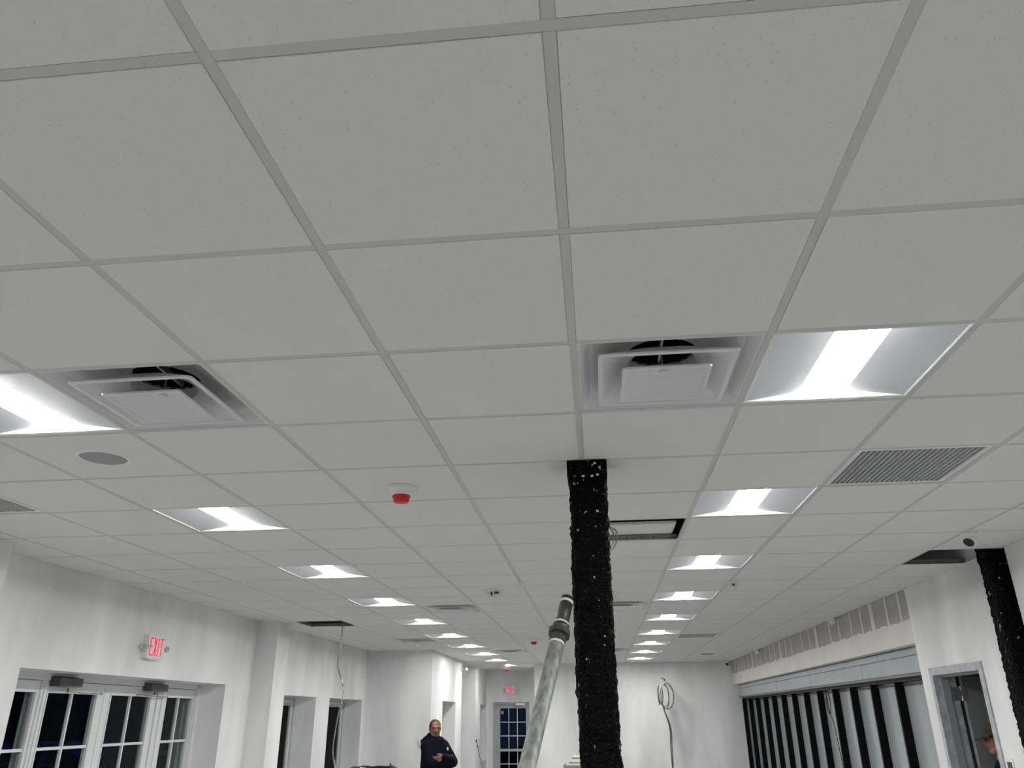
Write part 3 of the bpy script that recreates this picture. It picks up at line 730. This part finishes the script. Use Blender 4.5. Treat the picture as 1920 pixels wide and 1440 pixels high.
# ---- steel door and frame in the right wall, leaf swung into the store room
d3 = struct(empty('door_3', (XR, 6.1, 0)))
def put3(mb, n, m): return inv(d3, mb.build(n, m))
F = MB(); xa, xb = XR-0.012, XR+0.172; w = 0.051
for (a0, a1, z0, z1) in ((6.572, 6.572+w, 0, 2.134+w), (5.655-w, 5.655, 0, 2.134+w), (5.655, 6.572, 2.134, 2.134+w)):
    F.box(xa, XR, a0, a1, z0, z1)
put3(F, 'face_trim', 'primer')
J = MB(); J.box(xa, xb, 6.560, 6.572, 0, 2.134).box(xa, xb, 5.655, 5.667, 0, 2.134).box(xa, xb, 5.655, 6.572, 2.122, 2.134)
put3(J, 'jamb', 'primer')
put3(MB().box(XR+.045, XR+.105, 6.543, 6.560, 0, 2.122).box(XR+.045, XR+.105, 5.667, 5.684, 0, 2.122).box(XR+.045, XR+.105, 5.684, 6.543, 2.105, 2.122), 'door_stop', 'primer_dark')
lf3 = put3(MB().box(XR+.215, XR+1.11, 6.545, 6.590, 0.01, 2.115), 'door_leaf', 'door_dark')
sub(lf3, MB().box(XR+.211, XR+.2155, 6.544, 6.591, 0.01, 2.115).build('leaf_edge', 'primer'))
hg = put3(MB().box(XR+.118, XR+.190, 6.552, 6.560, 1.92, 2.03).box(XR+.196, XR+.232, 6.538, 6.545, 1.92, 2.03), 'hinge', 'alu')
sub(hg, MB().tube([(XR+.193, 6.548, 1.915), (XR+.193, 6.548, 2.035)], .007, 10).build('knuckle', 'chrome'))
for a, b in ((0.135, 2.01), (0.150, 1.99), (0.135, 1.965), (0.150, 1.945)): sub(hg, MB().tube([(XR+a, 6.5515, b), (XR+a, 6.5525, b)], .004, 8).build('screw', 'black_matte'))
put3(MB().box(XR+.118, XR+.190, 6.552, 6.560, 1.0, 1.11).box(XR+.196, XR+.232, 6.538, 6.545, 1.0, 1.11), 'hinge', 'alu')
sw = thing('light_switch', 'white light switch plate beside the steel door frame', 'light switch', (XR, 5.522, 1.45))
MB().box(-0.007, 0, -0.055, 0.055, -0.062, 0.070).build('plate', 'plastic_white', sw); MB().box(-0.010, -0.007, -0.032, 0.032, -0.042, 0.045).build('rocker', 'closer_grey', sw)

# ------------------------------------------------------------------ exit signs (letters face local -y)
def exit_sign(label, loc, rz, Wd=0.28, H=0.20, dp=0.055):
    e = thing('exit_sign', label, 'exit sign', loc, (0, 0, rz), 'lit red exit signs')
    MB().box(-Wd/2, Wd/2, -dp, 0, -H/2, H/2).build('housing', 'plastic_white', e)
    MB().box(-Wd/2+.012, Wd/2-.012, -dp-.003, -dp, -H/2+.012, H/2-.012).build('face_plate', 'fixture_white', e)
    h = H*0.39; s = 0.012; lw = Wd*0.165; y0, y1 = -dp-.0055, -dp-.003
    def box(mb, x0, x1, z0, z1): mb.box(x0, x1, y0, y1, z0, z1)
    def bar(mb, xa, za, xb, zb): mb.rings([[(xa-s*.6, y, za), (xa+s*.6, y, za), (xb+s*.6, y, zb), (xb-s*.6, y, zb)] for y in (y0, y1)])
    x = -Wd*0.33; E = MB(); box(E, x-lw/2, x-lw/2+s, -h, h)
    for zz in (h-s, -s/2, -h): box(E, x-lw/2+s, x+lw/2, zz, zz+s)
    E.build('letter_E', 'exit_red', e)
    x = -Wd*0.10; X = MB(); bar(X, x-lw/2+s*.5, -h, x+lw/2-s*.5, h); bar(X, x+lw/2-s*.5, -h, x-lw/2+s*.5, h); X.build('letter_X', 'exit_red', e)
    x = Wd*0.085; I = MB(); box(I, x-s/2, x+s/2, -h, h); I.build('letter_I', 'exit_red', e)
    x = Wd*0.28; Tm = MB(); box(Tm, x-s/2, x+s/2, -h, h-s); box(Tm, x-lw/2-.004, x+lw/2+.004, h-s, h); Tm.build('letter_T', 'exit_red', e)
    MB().box(-Wd*.3, Wd*.3, -dp*.8, -dp*.2, -H/2-.008, -H/2).build('battery_tray', 'plastic_white', e)
    for sg in (-1, 1):
        a = MB().tube([(sg*Wd/2, -dp*.5, -.005), (sg*(Wd/2+.03), -dp*.6, -.005)], .010, 8).build('lamp_arm', 'plastic_white', e)
        hd_ = MB().tube([(sg*(Wd/2+.035), -dp*.3, -.005), (sg*(Wd/2+.035), -dp*.9, -.008), (sg*(Wd/2+.035), -dp*1.25, -.010)], .026, 14, .032).build('lamp_head', 'plastic_white', e)
        ln = MB().tube([(sg*(Wd/2+.035), -dp*1.25, -.0100), (sg*(Wd/2+.035), -dp*1.29, -.0103)], .027, 14).build('lamp_lens', 'frame_grey', hd_)
    return e
exit_sign('red lit EXIT sign on the left wall above the double glass door', (XL, 6.10, 2.42), math.pi/2)
exit_sign('red lit EXIT sign above the exit door at the corridor end', (-2.235, Y20, 2.43), 0)

th = thing('thermostat', 'white wall thermostat with dark screen behind the standing man', 'thermostat', (-2.985, Y13, 1.43))
MB().box(-0.065, 0.065, -0.028, 0, -0.052, 0.052).build('case', 'plastic_white', th); MB().box(-0.040, 0.040, -0.030, -0.028, -0.034, 0.036).build('screen', 'screen_dark', th)

# ------------------------------------------------------------------ cables
def curve_pts(pts, n=10):
    P = [Vector(p) for p in pts]; P = [2*P[0]-P[1]] + P + [2*P[-1]-P[-2]]; out = []
    for k in range(1, len(P)-2):
        a, b, c, d = P[k-1:k+3]
        for s in range(n):
            t = s/n; out.append(0.5*((2*b)+(c-a)*t+(2*a-5*b+4*c-d)*t*t+(3*b-a-3*c+d)*t**3))
    return out + [P[-2]]
hc = thing('hanging_cable', 'single pale cable dangling from the open tile on the left', 'cable', (-3.10, 8.72, 1.0))
pts = [(0.0, 0, 2.2), (0.0, 0, 1.9), (-0.005, 0, 1.62), (-0.02, 0, 1.40), (0.05, 0, 1.20), (0.075, 0, 1.08), (0.03, 0, 0.84), (0.01, 0, 0.66), (0.0, 0, 0.45), (0.04, 0, 0.27), (0.035, 0, 0.05), (0.02, 0, -0.35), (0.05, -.02, -0.80), (0.20, -.05, -0.985), (0.45, -.1, -0.99)]
MB().tube(curve_pts(pts), 0.013, 7).build('cable_jacket', 'cable_white', hc, True)
MB().lathe([(0.0, 0.02), (0.014, 0.015), (0.016, -0.01), (0.0, -0.012)], 10, (0.45, -0.1, -0.985)).build('cable_end', 'cable_dark', hc, True)

cc = thing('cable_coil', 'coil of pale cables hung up in front of the back wall', 'cable', (1.365, Y17-0.60, 2.43))
MB().tube([(0.10, 0.575, 0.10), (0.03, 0.3, 0.12), (0.0, 0, 0.08), (-0.03, -0.02, 0.0)], 0.022, 7).build('bundle_end', 'cable_white', cc, True)
def loop(cx, cz, rx, rz, tilt, dy, r, m, name='loop'):
    p = [Vector((cx+rx*math.sin(a), dy+0.05*math.sin(a+tilt), cz+rz*math.cos(a))) for a in [2*math.pi*k/40 for k in range(41)]]
    MB().tube(p, r, 6).build(name, m, cc, True)
loop(0.075, -0.24, 0.15, 0.26, 0.3, 0.0, 0.015, 'cable_white'); loop(0.035, -0.25, 0.085, 0.25, 1.0, -0.03, 0.015, 'cable_white')
loop(0.03, -0.23, 0.09, 0.22, 2.0, 0.02, 0.015, 'cable_white'); loop(-0.075, -0.20, 0.045, 0.20, 0.6, 0.01, 0.015, 'cable_white'); loop(-0.055, -0.21, 0.05, 0.19, 1.6, -0.02, 0.015, 'cable_white'); loop(-0.06, -0.18, 0.03, 0.17, 2.6, 0.0, 0.014, 'cable_white')
dn = curve_pts([(-0.04, 0, -0.36), (0.0, 0.02, -0.52), (0.07, 0.05, -0.75), (0.095, 0.08, -0.95), (0.08, 0.1, -1.2), (0.085, 0.12, -1.5), (0.09, 0.15, -1.9), (0.1, 0.2, -2.42)])
for dx, dy in ((0, 0), (0.022, 0.01), (0.008, -0.018)): MB().tube([p+Vector((dx*(1+.6*math.sin(p.z*4)), dy, 0)) for p in dn], 0.012, 6).build('drop_cable', 'cable_white', cc, True)
MB().tube([(-0.13, -0.01, -0.42), (-0.06, -0.02, -0.40), (0.0, -0.02, -0.36)], 0.006, 5).build('tie', 'cable_dark', cc)

wc = thing('wire_loop', 'small white cable loop behind the black column at the pushed-up tile', 'cable', (0.13, 3.80, 2.80))
MB().tube(curve_pts([(-0.02, 0, 0.95), (-0.02, 0, 0.30), (0.0, 0, 0.12), (0.055, 0, 0.06), (0.045, 0.02, -0.01), (0.0, 0, -0.06), (-0.04, 0, -0.02), (-0.03, 0.01, 0.14), (-0.03, 0.02, 0.30)]), 0.005, 6).build('outer_loop', 'cable_white', wc, True)
MB().tube(curve_pts([(0.0, 0.02, 0.30), (0.01, 0.02, 0.11), (0.035, 0.02, 0.05), (0.02, 0.02, -0.02), (-0.05, 0.02, -0.02), (-0.05, 0.02, 0.3)]), 0.005, 6).build('inner_loop', 'cable_white', wc, True)

sc_ = thing('storefront_cable', 'dark cable loop hanging in front of the storefront panes', 'cable', (3.12, 10.75, 2.10))
MB().tube(curve_pts([(0, 0.02, 0.03), (0, 0.10, -0.18), (0, -0.02, -0.28), (0, -0.10, -0.12), (0, -0.06, 0.03)]), 0.007, 6).build('loop', 'cable_dark', sc_, True)
MB().tube(curve_pts([(0, 0.05, 0.03), (0, 0.02, -0.2), (0, -0.03, -0.30), (0.02, -0.06, -0.45), (0.04, -0.1, -1.0), (0.03, -0.3, -1.5), (0.0, -0.4, -2.09)]), 0.007, 6).build('tail', 'cable_dark', sc_, True)
cd = thing('conduit', 'pale conduit visible inside the open tile at the right wall', 'conduit', (2.6, 5.9, 3.18))
MB().tube([(-0.6, 0.15, 0.05), (0.33, -0.1, -0.02)], 0.018, 10).build('tube', 'cable_white', cd); MB().tube([(-0.6, 0.25, 0.03), (0.33, 0.0, -0.04)], 0.018, 10).build('tube', 'cable_white', cd)

# ------------------------------------------------------------------ things on the floor
tb = thing('trash_bin', 'round bin lined with a shiny black bag below the left windows', 'trash bin', (-3.50, 12.0, 0))
MB().lathe([(0.0, 0.01), (0.26, 0.01), (0.33, 1.04), (0.34, 1.05)], 32).build('drum', 'bin_grey', tb, True)
bag = [[((r+0.012*noise.noise((math.cos(a)*3, math.sin(a)*3, z*4)))*math.cos(a), (r+0.012*noise.noise((math.cos(a)*3, math.sin(a)*3, z*4+5)))*math.sin(a), z+0.018*noise.noise((math.cos(a)*2.2, math.sin(a)*2.2, r*3))) for a in [2*math.pi*k/48 for k in range(48)]] for r, z in ((0.365, 0.72), (0.372, 0.9), (0.375, 1.05), (0.368, 1.09), (0.352, 1.105), (0.33, 1.09), (0.31, 1.0), (0.22, 0.85), (0.05, 0.82))]
MB().rings(bag, True, False, True).build('bag_liner', 'bag_black', tb, True)
hs = thing('wooden_handle', 'brown wooden tool handle standing beside the black lined bin', 'tool handle', (-3.06, 11.52, 0))
MB().tube([(0, 0, 0.005), (-0.075, 0.10, 1.17)], 0.014, 10).build('shaft', 'wood_brown', hs); MB().tube([(-0.0752, 0.1002, 1.168), (-0.076, 0.1012, 1.185)], 0.015, 10, .008).build('tip', 'wood_brown', hs)
bx = thing('storage_box', 'tall grey box standing behind the black column carrying papers', 'box', (-0.10, 10.2, 0))
MB().box(-0.36, 0.36, -0.22, 0.22, 0, 1.215).build('body', 'box_grey', bx); MB().box(-0.37, 0.37, -0.23, 0.23, 1.20, 1.235).build('rim', 'box_grey', bx)
zz = 1.235
for k, (w_, d_, h_, r_, m_, x_) in enumerate(((0.68, 0.40, 0.022, 0.03, 'paper', 0.0), (0.62, 0.38, 0.012, -0.05, 'card_brown', 0.02), (0.60, 0.36, 0.025, -0.03, 'paper', 0.03), (0.48, 0.30, 0.016, 0.10, 'paper', -0.06), (0.44, 0.28, 0.010, 0.14, 'card_brown', -0.05), (0.40, 0.28, 0.014, -0.10, 'paper', -0.06))):
    o = MB().box(-w_/2, w_/2, -d_/2, d_/2, 0, h_*.8).box(-w_/2+.006, w_/2-.008, -d_/2+.005, d_/2-.006, h_*.8, h_).build('paper_stack', m_)
    o.location = (-0.10+x_, 10.2, zz); o.rotation_euler = (0, 0, r_); zz += h_
    tag(o, ['bottom white board sheet on the grey box behind the column', 'brown card just above the bottom white sheet on the grey box', 'thick white pad in the middle of the pile on the grey box', 'white folder above the thick pad on the grey box', 'upper brown card second from the top of the pile', 'topmost white sheet of the pile on the grey box'][k], 'paper', 'sheets piled on the grey box')
br = thing('broom', 'thin dark broom leaning at the far corridor window', 'broom', (-2.55, 18.05, 0))
bt = Vector((-0.27, 0.15, 1.32)); bb = Vector((0.05, -0.05, 0.14))
MB().tube([bb, bt], 0.011, 8).build('handle', 'closer_grey', br); MB().tube([bt-(bt-bb).normalized()*.16, bt], 0.020, 8).build('grip', 'black_matte', br)
MB().add([(-.03, -.10, 0.0), (.13, -.10, 0.0), (.13, .02, 0.0), (-.03, .02, 0.0), (0.02, -.06, .17), (.08, -.06, .17), (.08, -.02, .17), (.02, -.02, .17)], [(3, 2, 1, 0), (4, 5, 6, 7), (0, 1, 5, 4), (1, 2, 6, 5), (2, 3, 7, 6), (3, 0, 4, 7)]).build('bristle_head', 'black_matte', br)
# blue car parked nose-in outside the glass door
car = thing('car', 'blue car parked outside, seen dimly through the glass double door', 'car', (-8.6, 12.9, -0.12))
def car_part(poly, y, m, n, ins=0.0):
    rs = [[(x, -y, z) for x, z in poly], [(x, y, z) for x, z in poly]]
    return MB().rings(rs).build(n, m, car)
car_part([(-2.2, .28), (2.15, .28), (2.22, .55), (2.1, .82), (1.0, 1.0), (.8, 1.03), (-2.0, 1.05), (-2.25, .85)], 0.90, 'car_blue', 'body')
cab = [(-2.0, 1.03), (.95, 1.01), (.05, 1.52), (-.4, 1.57), (-1.4, 1.56), (-1.8, 1.45)]
MB().rings([[(x*0.99, -.70 if z > 1.2 else -.86, z) for x, z in cab], [(x*0.99, .70 if z > 1.2 else .86, z) for x, z in cab]]).build('cabin', 'car_blue', car)
for sg in (-1, 1):
    MB().rings([[(x, sg*(.862 if z < 1.2 else .735)+d, z) for x, z in ((-.45, 1.08), (.62, 1.08), (-.02, 1.44), (-.42, 1.47))] for d in (0, sg*.012)]).build('side_window', 'car_glass', car)
    MB().rings([[(x, sg*(.862 if z < 1.2 else .735)+d, z) for x, z in ((-1.75, 1.10), (-.55, 1.08), (-.52, 1.47), (-1.4, 1.47))] for d in (0, sg*.012)]).build('side_window', 'car_glass', car)
    for x in (-1.45, 1.35):
        w_ = MB().lathe([(0.0, -.10), (.2, -.10), (.31, -.09), (.33, -.05), (.33, .05), (.31, .09), (.2, .10), (0, .10)], 28)
        w_.v = [(v[0]+x, v[2]+sg*.82, v[1]+.33) for v in w_.v]; w_.build('wheel', 'rubber', car, True)
MB().rings([[(.90, y, 1.06), (.12, y*.85, 1.50), (.13, y*.85, 1.515), (.92, y, 1.07)] for y in (-.74, .74)]).build('windscreen', 'car_glass', car)
MB().box(2.10, 2.235, -.55, .55, .45, .62).build('front_grille', 'car_glass', car)

# ------------------------------------------------------------------ people
def hull_pts(mb_bm, pts):
    vs = [mb_bm.verts.new(p) for p in pts]
    bmesh.ops.convex_hull(mb_bm, input=vs)
def sph(c, r, R=None, n=10, m=6):
    c = Vector(c); r = Vector((r, r, r)) if not hasattr(r, '__len__') else Vector(r); out = []
    for i in range(m+1):
        t = math.pi*i/m
        for k in range(n if 0 < i < m else 1):
            a = 2*math.pi*k/n; p = Vector((r.x*math.sin(t)*math.cos(a), r.y*math.sin(t)*math.sin(a), r.z*math.cos(t)))
            if R is not None: p = R @ p
            out.append(c+p)
    return out
def organic(name, prims, m, parent, voxel=0.008, smooth_it=4, cut=None):
    me = bpy.data.meshes.new(name); bm = bmesh.new()
    for p in prims:
        if p[0] == 'cap': hull_pts(bm, sph(p[1], p[3]) + sph(p[2], p[4]))
        elif p[0] == 'ell': hull_pts(bm, sph(p[1], p[2], p[3] if len(p) > 3 else None, 16, 10))
        elif p[0] == 'hull': hull_pts(bm, [q for c, r in p[1] for q in sph(c, r, None, 12, 8)])
        elif p[0] == 'box': hull_pts(bm, [Vector(q) for q in p[1]])
    bmesh.ops.delete(bm, geom=[v for v in bm.verts if not v.link_faces], context='VERTS')
    bm.to_mesh(me); bm.free()
    o = bpy.data.objects.new(name, me); COL.objects.link(o)
    r = o.modifiers.new('r', 'REMESH'); r.mode = 'VOXEL'; r.voxel_size = voxel; r.use_smooth_shade = True
    s = o.modifiers.new('s', 'SMOOTH'); s.factor = 0.5; s.iterations = smooth_it
    dg = bpy.context.evaluated_depsgraph_get(); dg.update()
    me2 = bpy.data.meshes.new_from_object(o.evaluated_get(dg)); me2.name = name
    bpy.data.objects.remove(o); me2.materials.clear(); me2.materials.append(MAT[m])
    for p in me2.polygons: p.use_smooth = True
    return link(name, me2, parent)
def V(*a): return Vector(a)
def head_prims(hz, hr):   # head facing local -y rotated by matrix hr about (0,0,hz-0.11); top of the skull at hz
    c = V(0, 0.0, hz-0.115)
    def q(x, y, z): return V(0, 0.01, hz-0.20) + hr @ (V(x, y, z) - V(0, 0.01, hz-0.20))
    def Rz(): return hr
    pr = [('ell', q(0, 0.012, hz-0.092), (0.076, 0.096, 0.092), hr), ('ell', q(0, -0.025, hz-0.135), (0.066, 0.070, 0.085), hr),
          ('hull', [(q(0, -0.070, hz-0.205), 0.024), (q(0.035, -0.045, hz-0.195), 0.026), (q(-0.035, -0.045, hz-0.195), 0.026), (q(0.05, 0.0, hz-0.165), 0.026), (q(-0.05, 0.0, hz-0.165), 0.026)]),
          ('hull', [(q(0, -0.090, hz-0.108), 0.008), (q(0, -0.112, hz-0.148), 0.012), (q(0.014, -0.092, hz-0.152), 0.009), (q(-0.014, -0.092, hz-0.152), 0.009)]),
          ('cap', q(-0.042, -0.078, hz-0.092), q(0.042, -0.078, hz-0.092), 0.014, 0.014),
          ('ell', q(0, -0.084, hz-0.176), (0.026, 0.014, 0.010), hr),
          ('ell', q(0.040, -0.066, hz-0.135), (0.020, 0.018, 0.016), hr), ('ell', q(-0.040, -0.066, hz-0.135), (0.020, 0.018, 0.016), hr)]
    for sg in (-1, 1): pr.append(('ell', q(sg*0.080, 0.012, hz-0.125), (0.009, 0.020, 0.032), hr))
    return pr, q
def face_parts(body, q, hz, brow='hair_sandy'):
    def blob(n, c, r, m):
        mb = MB(); P = sph((0, 0, 0), r, None, 10, 6)
        bm = bmesh.new(); hull_pts(bm, [q(*(Vector(c)+p)) for p in P]); me = bpy.data.meshes.new(n); bm.to_mesh(me); bm.free(); me.materials.append(MAT[m])
        for p in me.polygons: p.use_smooth = True
        return link(n, me, body)
    for sg in (-1, 1):
        blob('eye', (sg*0.033, -0.081, hz-0.113), (0.013, 0.008, 0.006), 'eye_dark')
        blob('eyebrow', (sg*0.034, -0.089, hz-0.094), (0.020, 0.006, 0.004), brow)
    blob('mouth', (0, -0.0955, hz-0.178), (0.024, 0.006, 0.005), 'lips')
    return blob
def hand(w, dirv, palm_n, side):  # simple hand: palm and five curled fingers
    d = Vector(dirv).normalized(); n = Vector(palm_n).normalized(); s = d.cross(n).normalized()*side
    pr = [('hull', [(w, 0.024), (w+d*0.085+s*0.030, 0.014), (w+d*0.090-s*0.030, 0.013), (w+d*0.03+s*0.034, 0.016)])]
    for k, L in enumerate((0.070, 0.080, 0.074, 0.058)):
        a = w+d*0.088+s*(0.030-0.020*k); b = a+d*L*0.5+n*0.012; c = b+d*L*0.35+n*0.030
        pr += [('cap', a, b, 0.0095, 0.009), ('cap', b, c, 0.009, 0.0075)]
    a = w+d*0.025+s*0.034; b = a+d*0.035+s*0.025; c = b+d*0.035+n*0.012
    pr += [('cap', a, b, 0.013, 0.011), ('cap', b, c, 0.011, 0.009)]
    return pr
def legs(pr, hip, shoe=False):
    for sg in (-1, 1):
        pr += [('cap', V(sg*0.095, 0.01, hip), V(sg*0.105, 0.0, 0.50), 0.105, 0.070), ('cap', V(sg*0.105, 0, 0.50), V(sg*0.11, 0.02, 0.10), 0.072, 0.060)]
    return pr
def shoes(body):
    for sg in (-1, 1):
        organic('shoe', [('hull', [(V(sg*0.11, 0.05, 0.050), 0.046), (V(sg*0.12, -0.16, 0.034), 0.034), (V(sg*0.10, -0.14, 0.034), 0.034)]), ('cap', V(sg*0.11, 0.03, 0.05), V(sg*0.11, 0.03, 0.11), 0.045, 0.045)], 'black_matte', body, 0.010, 3)

# --- man with crossed arms in a navy hoodie
HZ = 1.782
m1 = thing('person', 'man in a navy hooded sweatshirt with crossed arms by the thermostat', 'person', (-2.345, 11.0, 0), (0, 0, math.radians(60)))
hr = Euler((math.radians(6), 0, math.radians(-36))).to_matrix()
hp, q = head_prims(HZ, hr)
rs, re_, rw = V(-0.175, 0.0, 1.43), V(-0.235, -0.10, 1.22), V(0.06, -0.235, 1.25)
ls, le, lw_ = V(0.175, 0.0, 1.43), V(0.235, -0.14, 1.22), V(-0.08, -0.255, 1.29)
bp = hp + [('cap', V(0, 0.02, 1.44), V(0, 0.0, 1.60), 0.062, 0.056), ('hull', [(V(-0.15, 0, 1.40), 0.08), (V(0.15, 0, 1.40), 0.08), (V(-0.12, 0, 0.98), 0.11), (V(0.12, 0, 0.98), 0.11)])]
for s_, e_, w_ in ((rs, re_, rw), (ls, le, lw_)): bp += [('cap', s_, e_, 0.055, 0.045), ('cap', e_, w_, 0.045, 0.030)]
bp += hand(rw, V(0.9, 0.35, 0.0), V(0.1, 1, 0.1), 1) + hand(lw_, V(-0.85, 0.55, -0.15), V(0, 1, 0), -1)
legs(bp, 0.92)
bd1 = organic('body', bp, 'skin', m1, 0.006, 3)
hp_ = [('hull', [(V(-0.145, 0.0, 1.42), 0.095), (V(0.145, 0.0, 1.42), 0.095), (V(-0.07, -0.02, 1.47), 0.09), (V(0.07, -0.02, 1.47), 0.09), (V(-0.13, -0.04, 1.22), 0.14), (V(0.13, -0.04, 1.22), 0.14)]),
       ('hull', [(V(-0.13, -0.04, 1.22), 0.145), (V(0.13, -0.04, 1.22), 0.145), (V(-0.12, -0.02, 0.93), 0.13), (V(0.12, -0.02, 0.93), 0.13)]),
       ('cap', V(0, 0.07, 1.50), V(0, 0.04, 1.53), 0.11, 0.10), ('ell', V(0, 0.10, 1.50), (0.135, 0.095, 0.075)), ('ell', V(0, 0.0, 1.495), (0.125, 0.115, 0.045)),
       ('cap', rs, re_, 0.092, 0.078), ('cap', re_, re_+(rw-re_)*1.05, 0.076, 0.060), ('cap', ls, le, 0.092, 0.078), ('cap', le, le+(lw_-le)*1.0, 0.076, 0.056)]
organic('hoodie', hp_, 'hoodie_navy', bd1, 0.009, 5)
lp = []; legs(lp, 0.94)
lp = [(p[0], p[1], p[2], p[3]+0.014, p[4]+0.014) for p in lp] + [('hull', [(V(-0.10, 0, 0.95), 0.13), (V(0.10, 0, 0.95), 0.13), (V(0, 0, 0.86), 0.12)])]
organic('trousers', lp, 'denim', bd1, 0.010, 4)
shoes(bd1)
organic('hair', [('hull', [(q(0, 0.018, HZ-0.082), 0.085), (q(0, 0.045, HZ-0.10), 0.076), (q(0, -0.006, HZ-0.056), 0.057)]), ('hull', [(q(0.060, 0.035, HZ-0.10), 0.024), (q(0.066, 0.03, HZ-0.125), 0.018), (q(0, 0.075, HZ-0.14), 0.045), (q(-0.060, 0.035, HZ-0.10), 0.024), (q(-0.066, 0.03, HZ-0.125), 0.018)])], 'hair_sandy', bd1, 0.006, 3)
blob = face_parts(bd1, q, HZ)
blob('beard', (0, -0.070, HZ-0.208), (0.034, 0.032, 0.021), 'beard'); blob('moustache', (0, -0.0925, HZ-0.167), (0.030, 0.008, 0.005), 'beard')
lg = MB().lathe([(0.0, -.004), (.022, -.002), (.022, .002), (0, .004)], 14).build('chest_logo', 'logo_white', bd1)
lg.location = (0.09, -0.165, 1.395); lg.rotation_euler = (math.radians(78), 0, math.radians(10))

# --- man with olive cap in the doorway, seen from the side
HZ2 = 1.748
m2 = thing('person', 'man in olive cap and glasses standing in the right doorway', 'person', (3.185, 6.15, 0), (0, 0, math.radians(-108)))
hr2 = Euler((math.radians(4), 0, 0)).to_matrix()
hp, q2 = head_prims(HZ2, hr2)
bp = hp + [('cap', V(0, 0.02, 1.38), V(0, 0.0, 1.55), 0.066, 0.060), ('hull', [(V(-0.14, 0, 1.34), 0.08), (V(0.14, 0, 1.34), 0.08), (V(-0.10, 0, 0.95), 0.11), (V(0.10, 0, 0.95), 0.11)])]
arms = []
for sg in (-1, 1):
    s_, e_, w_ = V(sg*0.19, 0.01, 1.38), V(sg*0.23, 0.03, 1.10), V(sg*0.22, -0.05, 0.86)
    arms += [('cap', s_, e_, 0.052, 0.042), ('cap', e_, w_, 0.042, 0.029)] + hand(w_, V(0, -0.15, -1), V(-sg, 0, 0), 1)
bp += arms; legs(bp, 0.90)
bd2 = organic('body', bp, 'skin', m2, 0.006, 3)
sp_ = [('hull', [(V(-0.15, 0.0, 1.37), 0.085), (V(0.15, 0.0, 1.37), 0.085), (V(-0.05, 0.0, 1.42), 0.075), (V(0.05, 0.0, 1.42), 0.075), (V(-0.11, -0.03, 1.15), 0.13), (V(0.11, -0.03, 1.15), 0.13)]),
       ('hull', [(V(-0.11, -0.03, 1.15), 0.13), (V(0.11, -0.03, 1.15), 0.13), (V(-0.10, -0.02, 0.90), 0.125), (V(0.10, -0.02, 0.90), 0.125)])]
for sg in (-1, 1): sp_ += [('cap', V(sg*0.19, 0.01, 1.38), V(sg*0.222, 0.025, 1.16), 0.075, 0.066)]
organic('shirt', sp_, 'hoodie_navy', bd2, 0.009, 4)
lp = []; legs(lp, 0.92)
lp = [(p[0], p[1], p[2], p[3]+0.014, p[4]+0.014) for p in lp] + [('hull', [(V(-0.09, 0, 0.92), 0.125), (V(0.09, 0, 0.92), 0.125), (V(0, 0, 0.84), 0.115)])]
organic('trousers', lp, 'denim', bd2, 0.010, 4)
shoes(bd2)
cap_ = organic('cap', [('hull', [(q2(0, 0.012, HZ2-0.060), 0.088), (q2(0, 0.03, HZ2-0.085), 0.084), (q2(0, -0.03, HZ2-0.070), 0.070)]),
               ('hull', [(q2(0.07, -0.06, HZ2-0.090), 0.008), (q2(-0.07, -0.06, HZ2-0.090), 0.008), (q2(0.05, -0.155, HZ2-0.112), 0.006), (q2(-0.05, -0.155, HZ2-0.112), 0.006), (q2(0, -0.175, HZ2-0.112), 0.006)])], 'cap_olive', bd2, 0.006, 3)
organic('hair', [('hull', [(q2(0.05, 0.06, HZ2-0.14), 0.030), (q2(-0.05, 0.06, HZ2-0.14), 0.030), (q2(0, 0.075, HZ2-0.13), 0.040)])], 'hair_sandy', bd2, 0.007, 2)
face_parts(bd2, q2, HZ2)
gm = MB()
for sg in (-1, 1):
    ring = [q2(sg*0.034+0.024*math.cos(a), -0.098, HZ2-0.118+0.018*math.sin(a)) for a in [2*math.pi*k/16 for k in range(17)]]
    gm.tube(ring, 0.0028, 6); gm.tube([q2(sg*0.058, -0.096, HZ2-0.112), q2(sg*0.082, -0.05, HZ2-0.110), q2(sg*0.086, 0.02, HZ2-0.112)], 0.0032, 6)
gm.tube([q2(-0.012, -0.103, HZ2-0.113), q2(0.012, -0.103, HZ2-0.113)], 0.0028, 6)
gm.build('glasses', 'black_gloss', bd2)
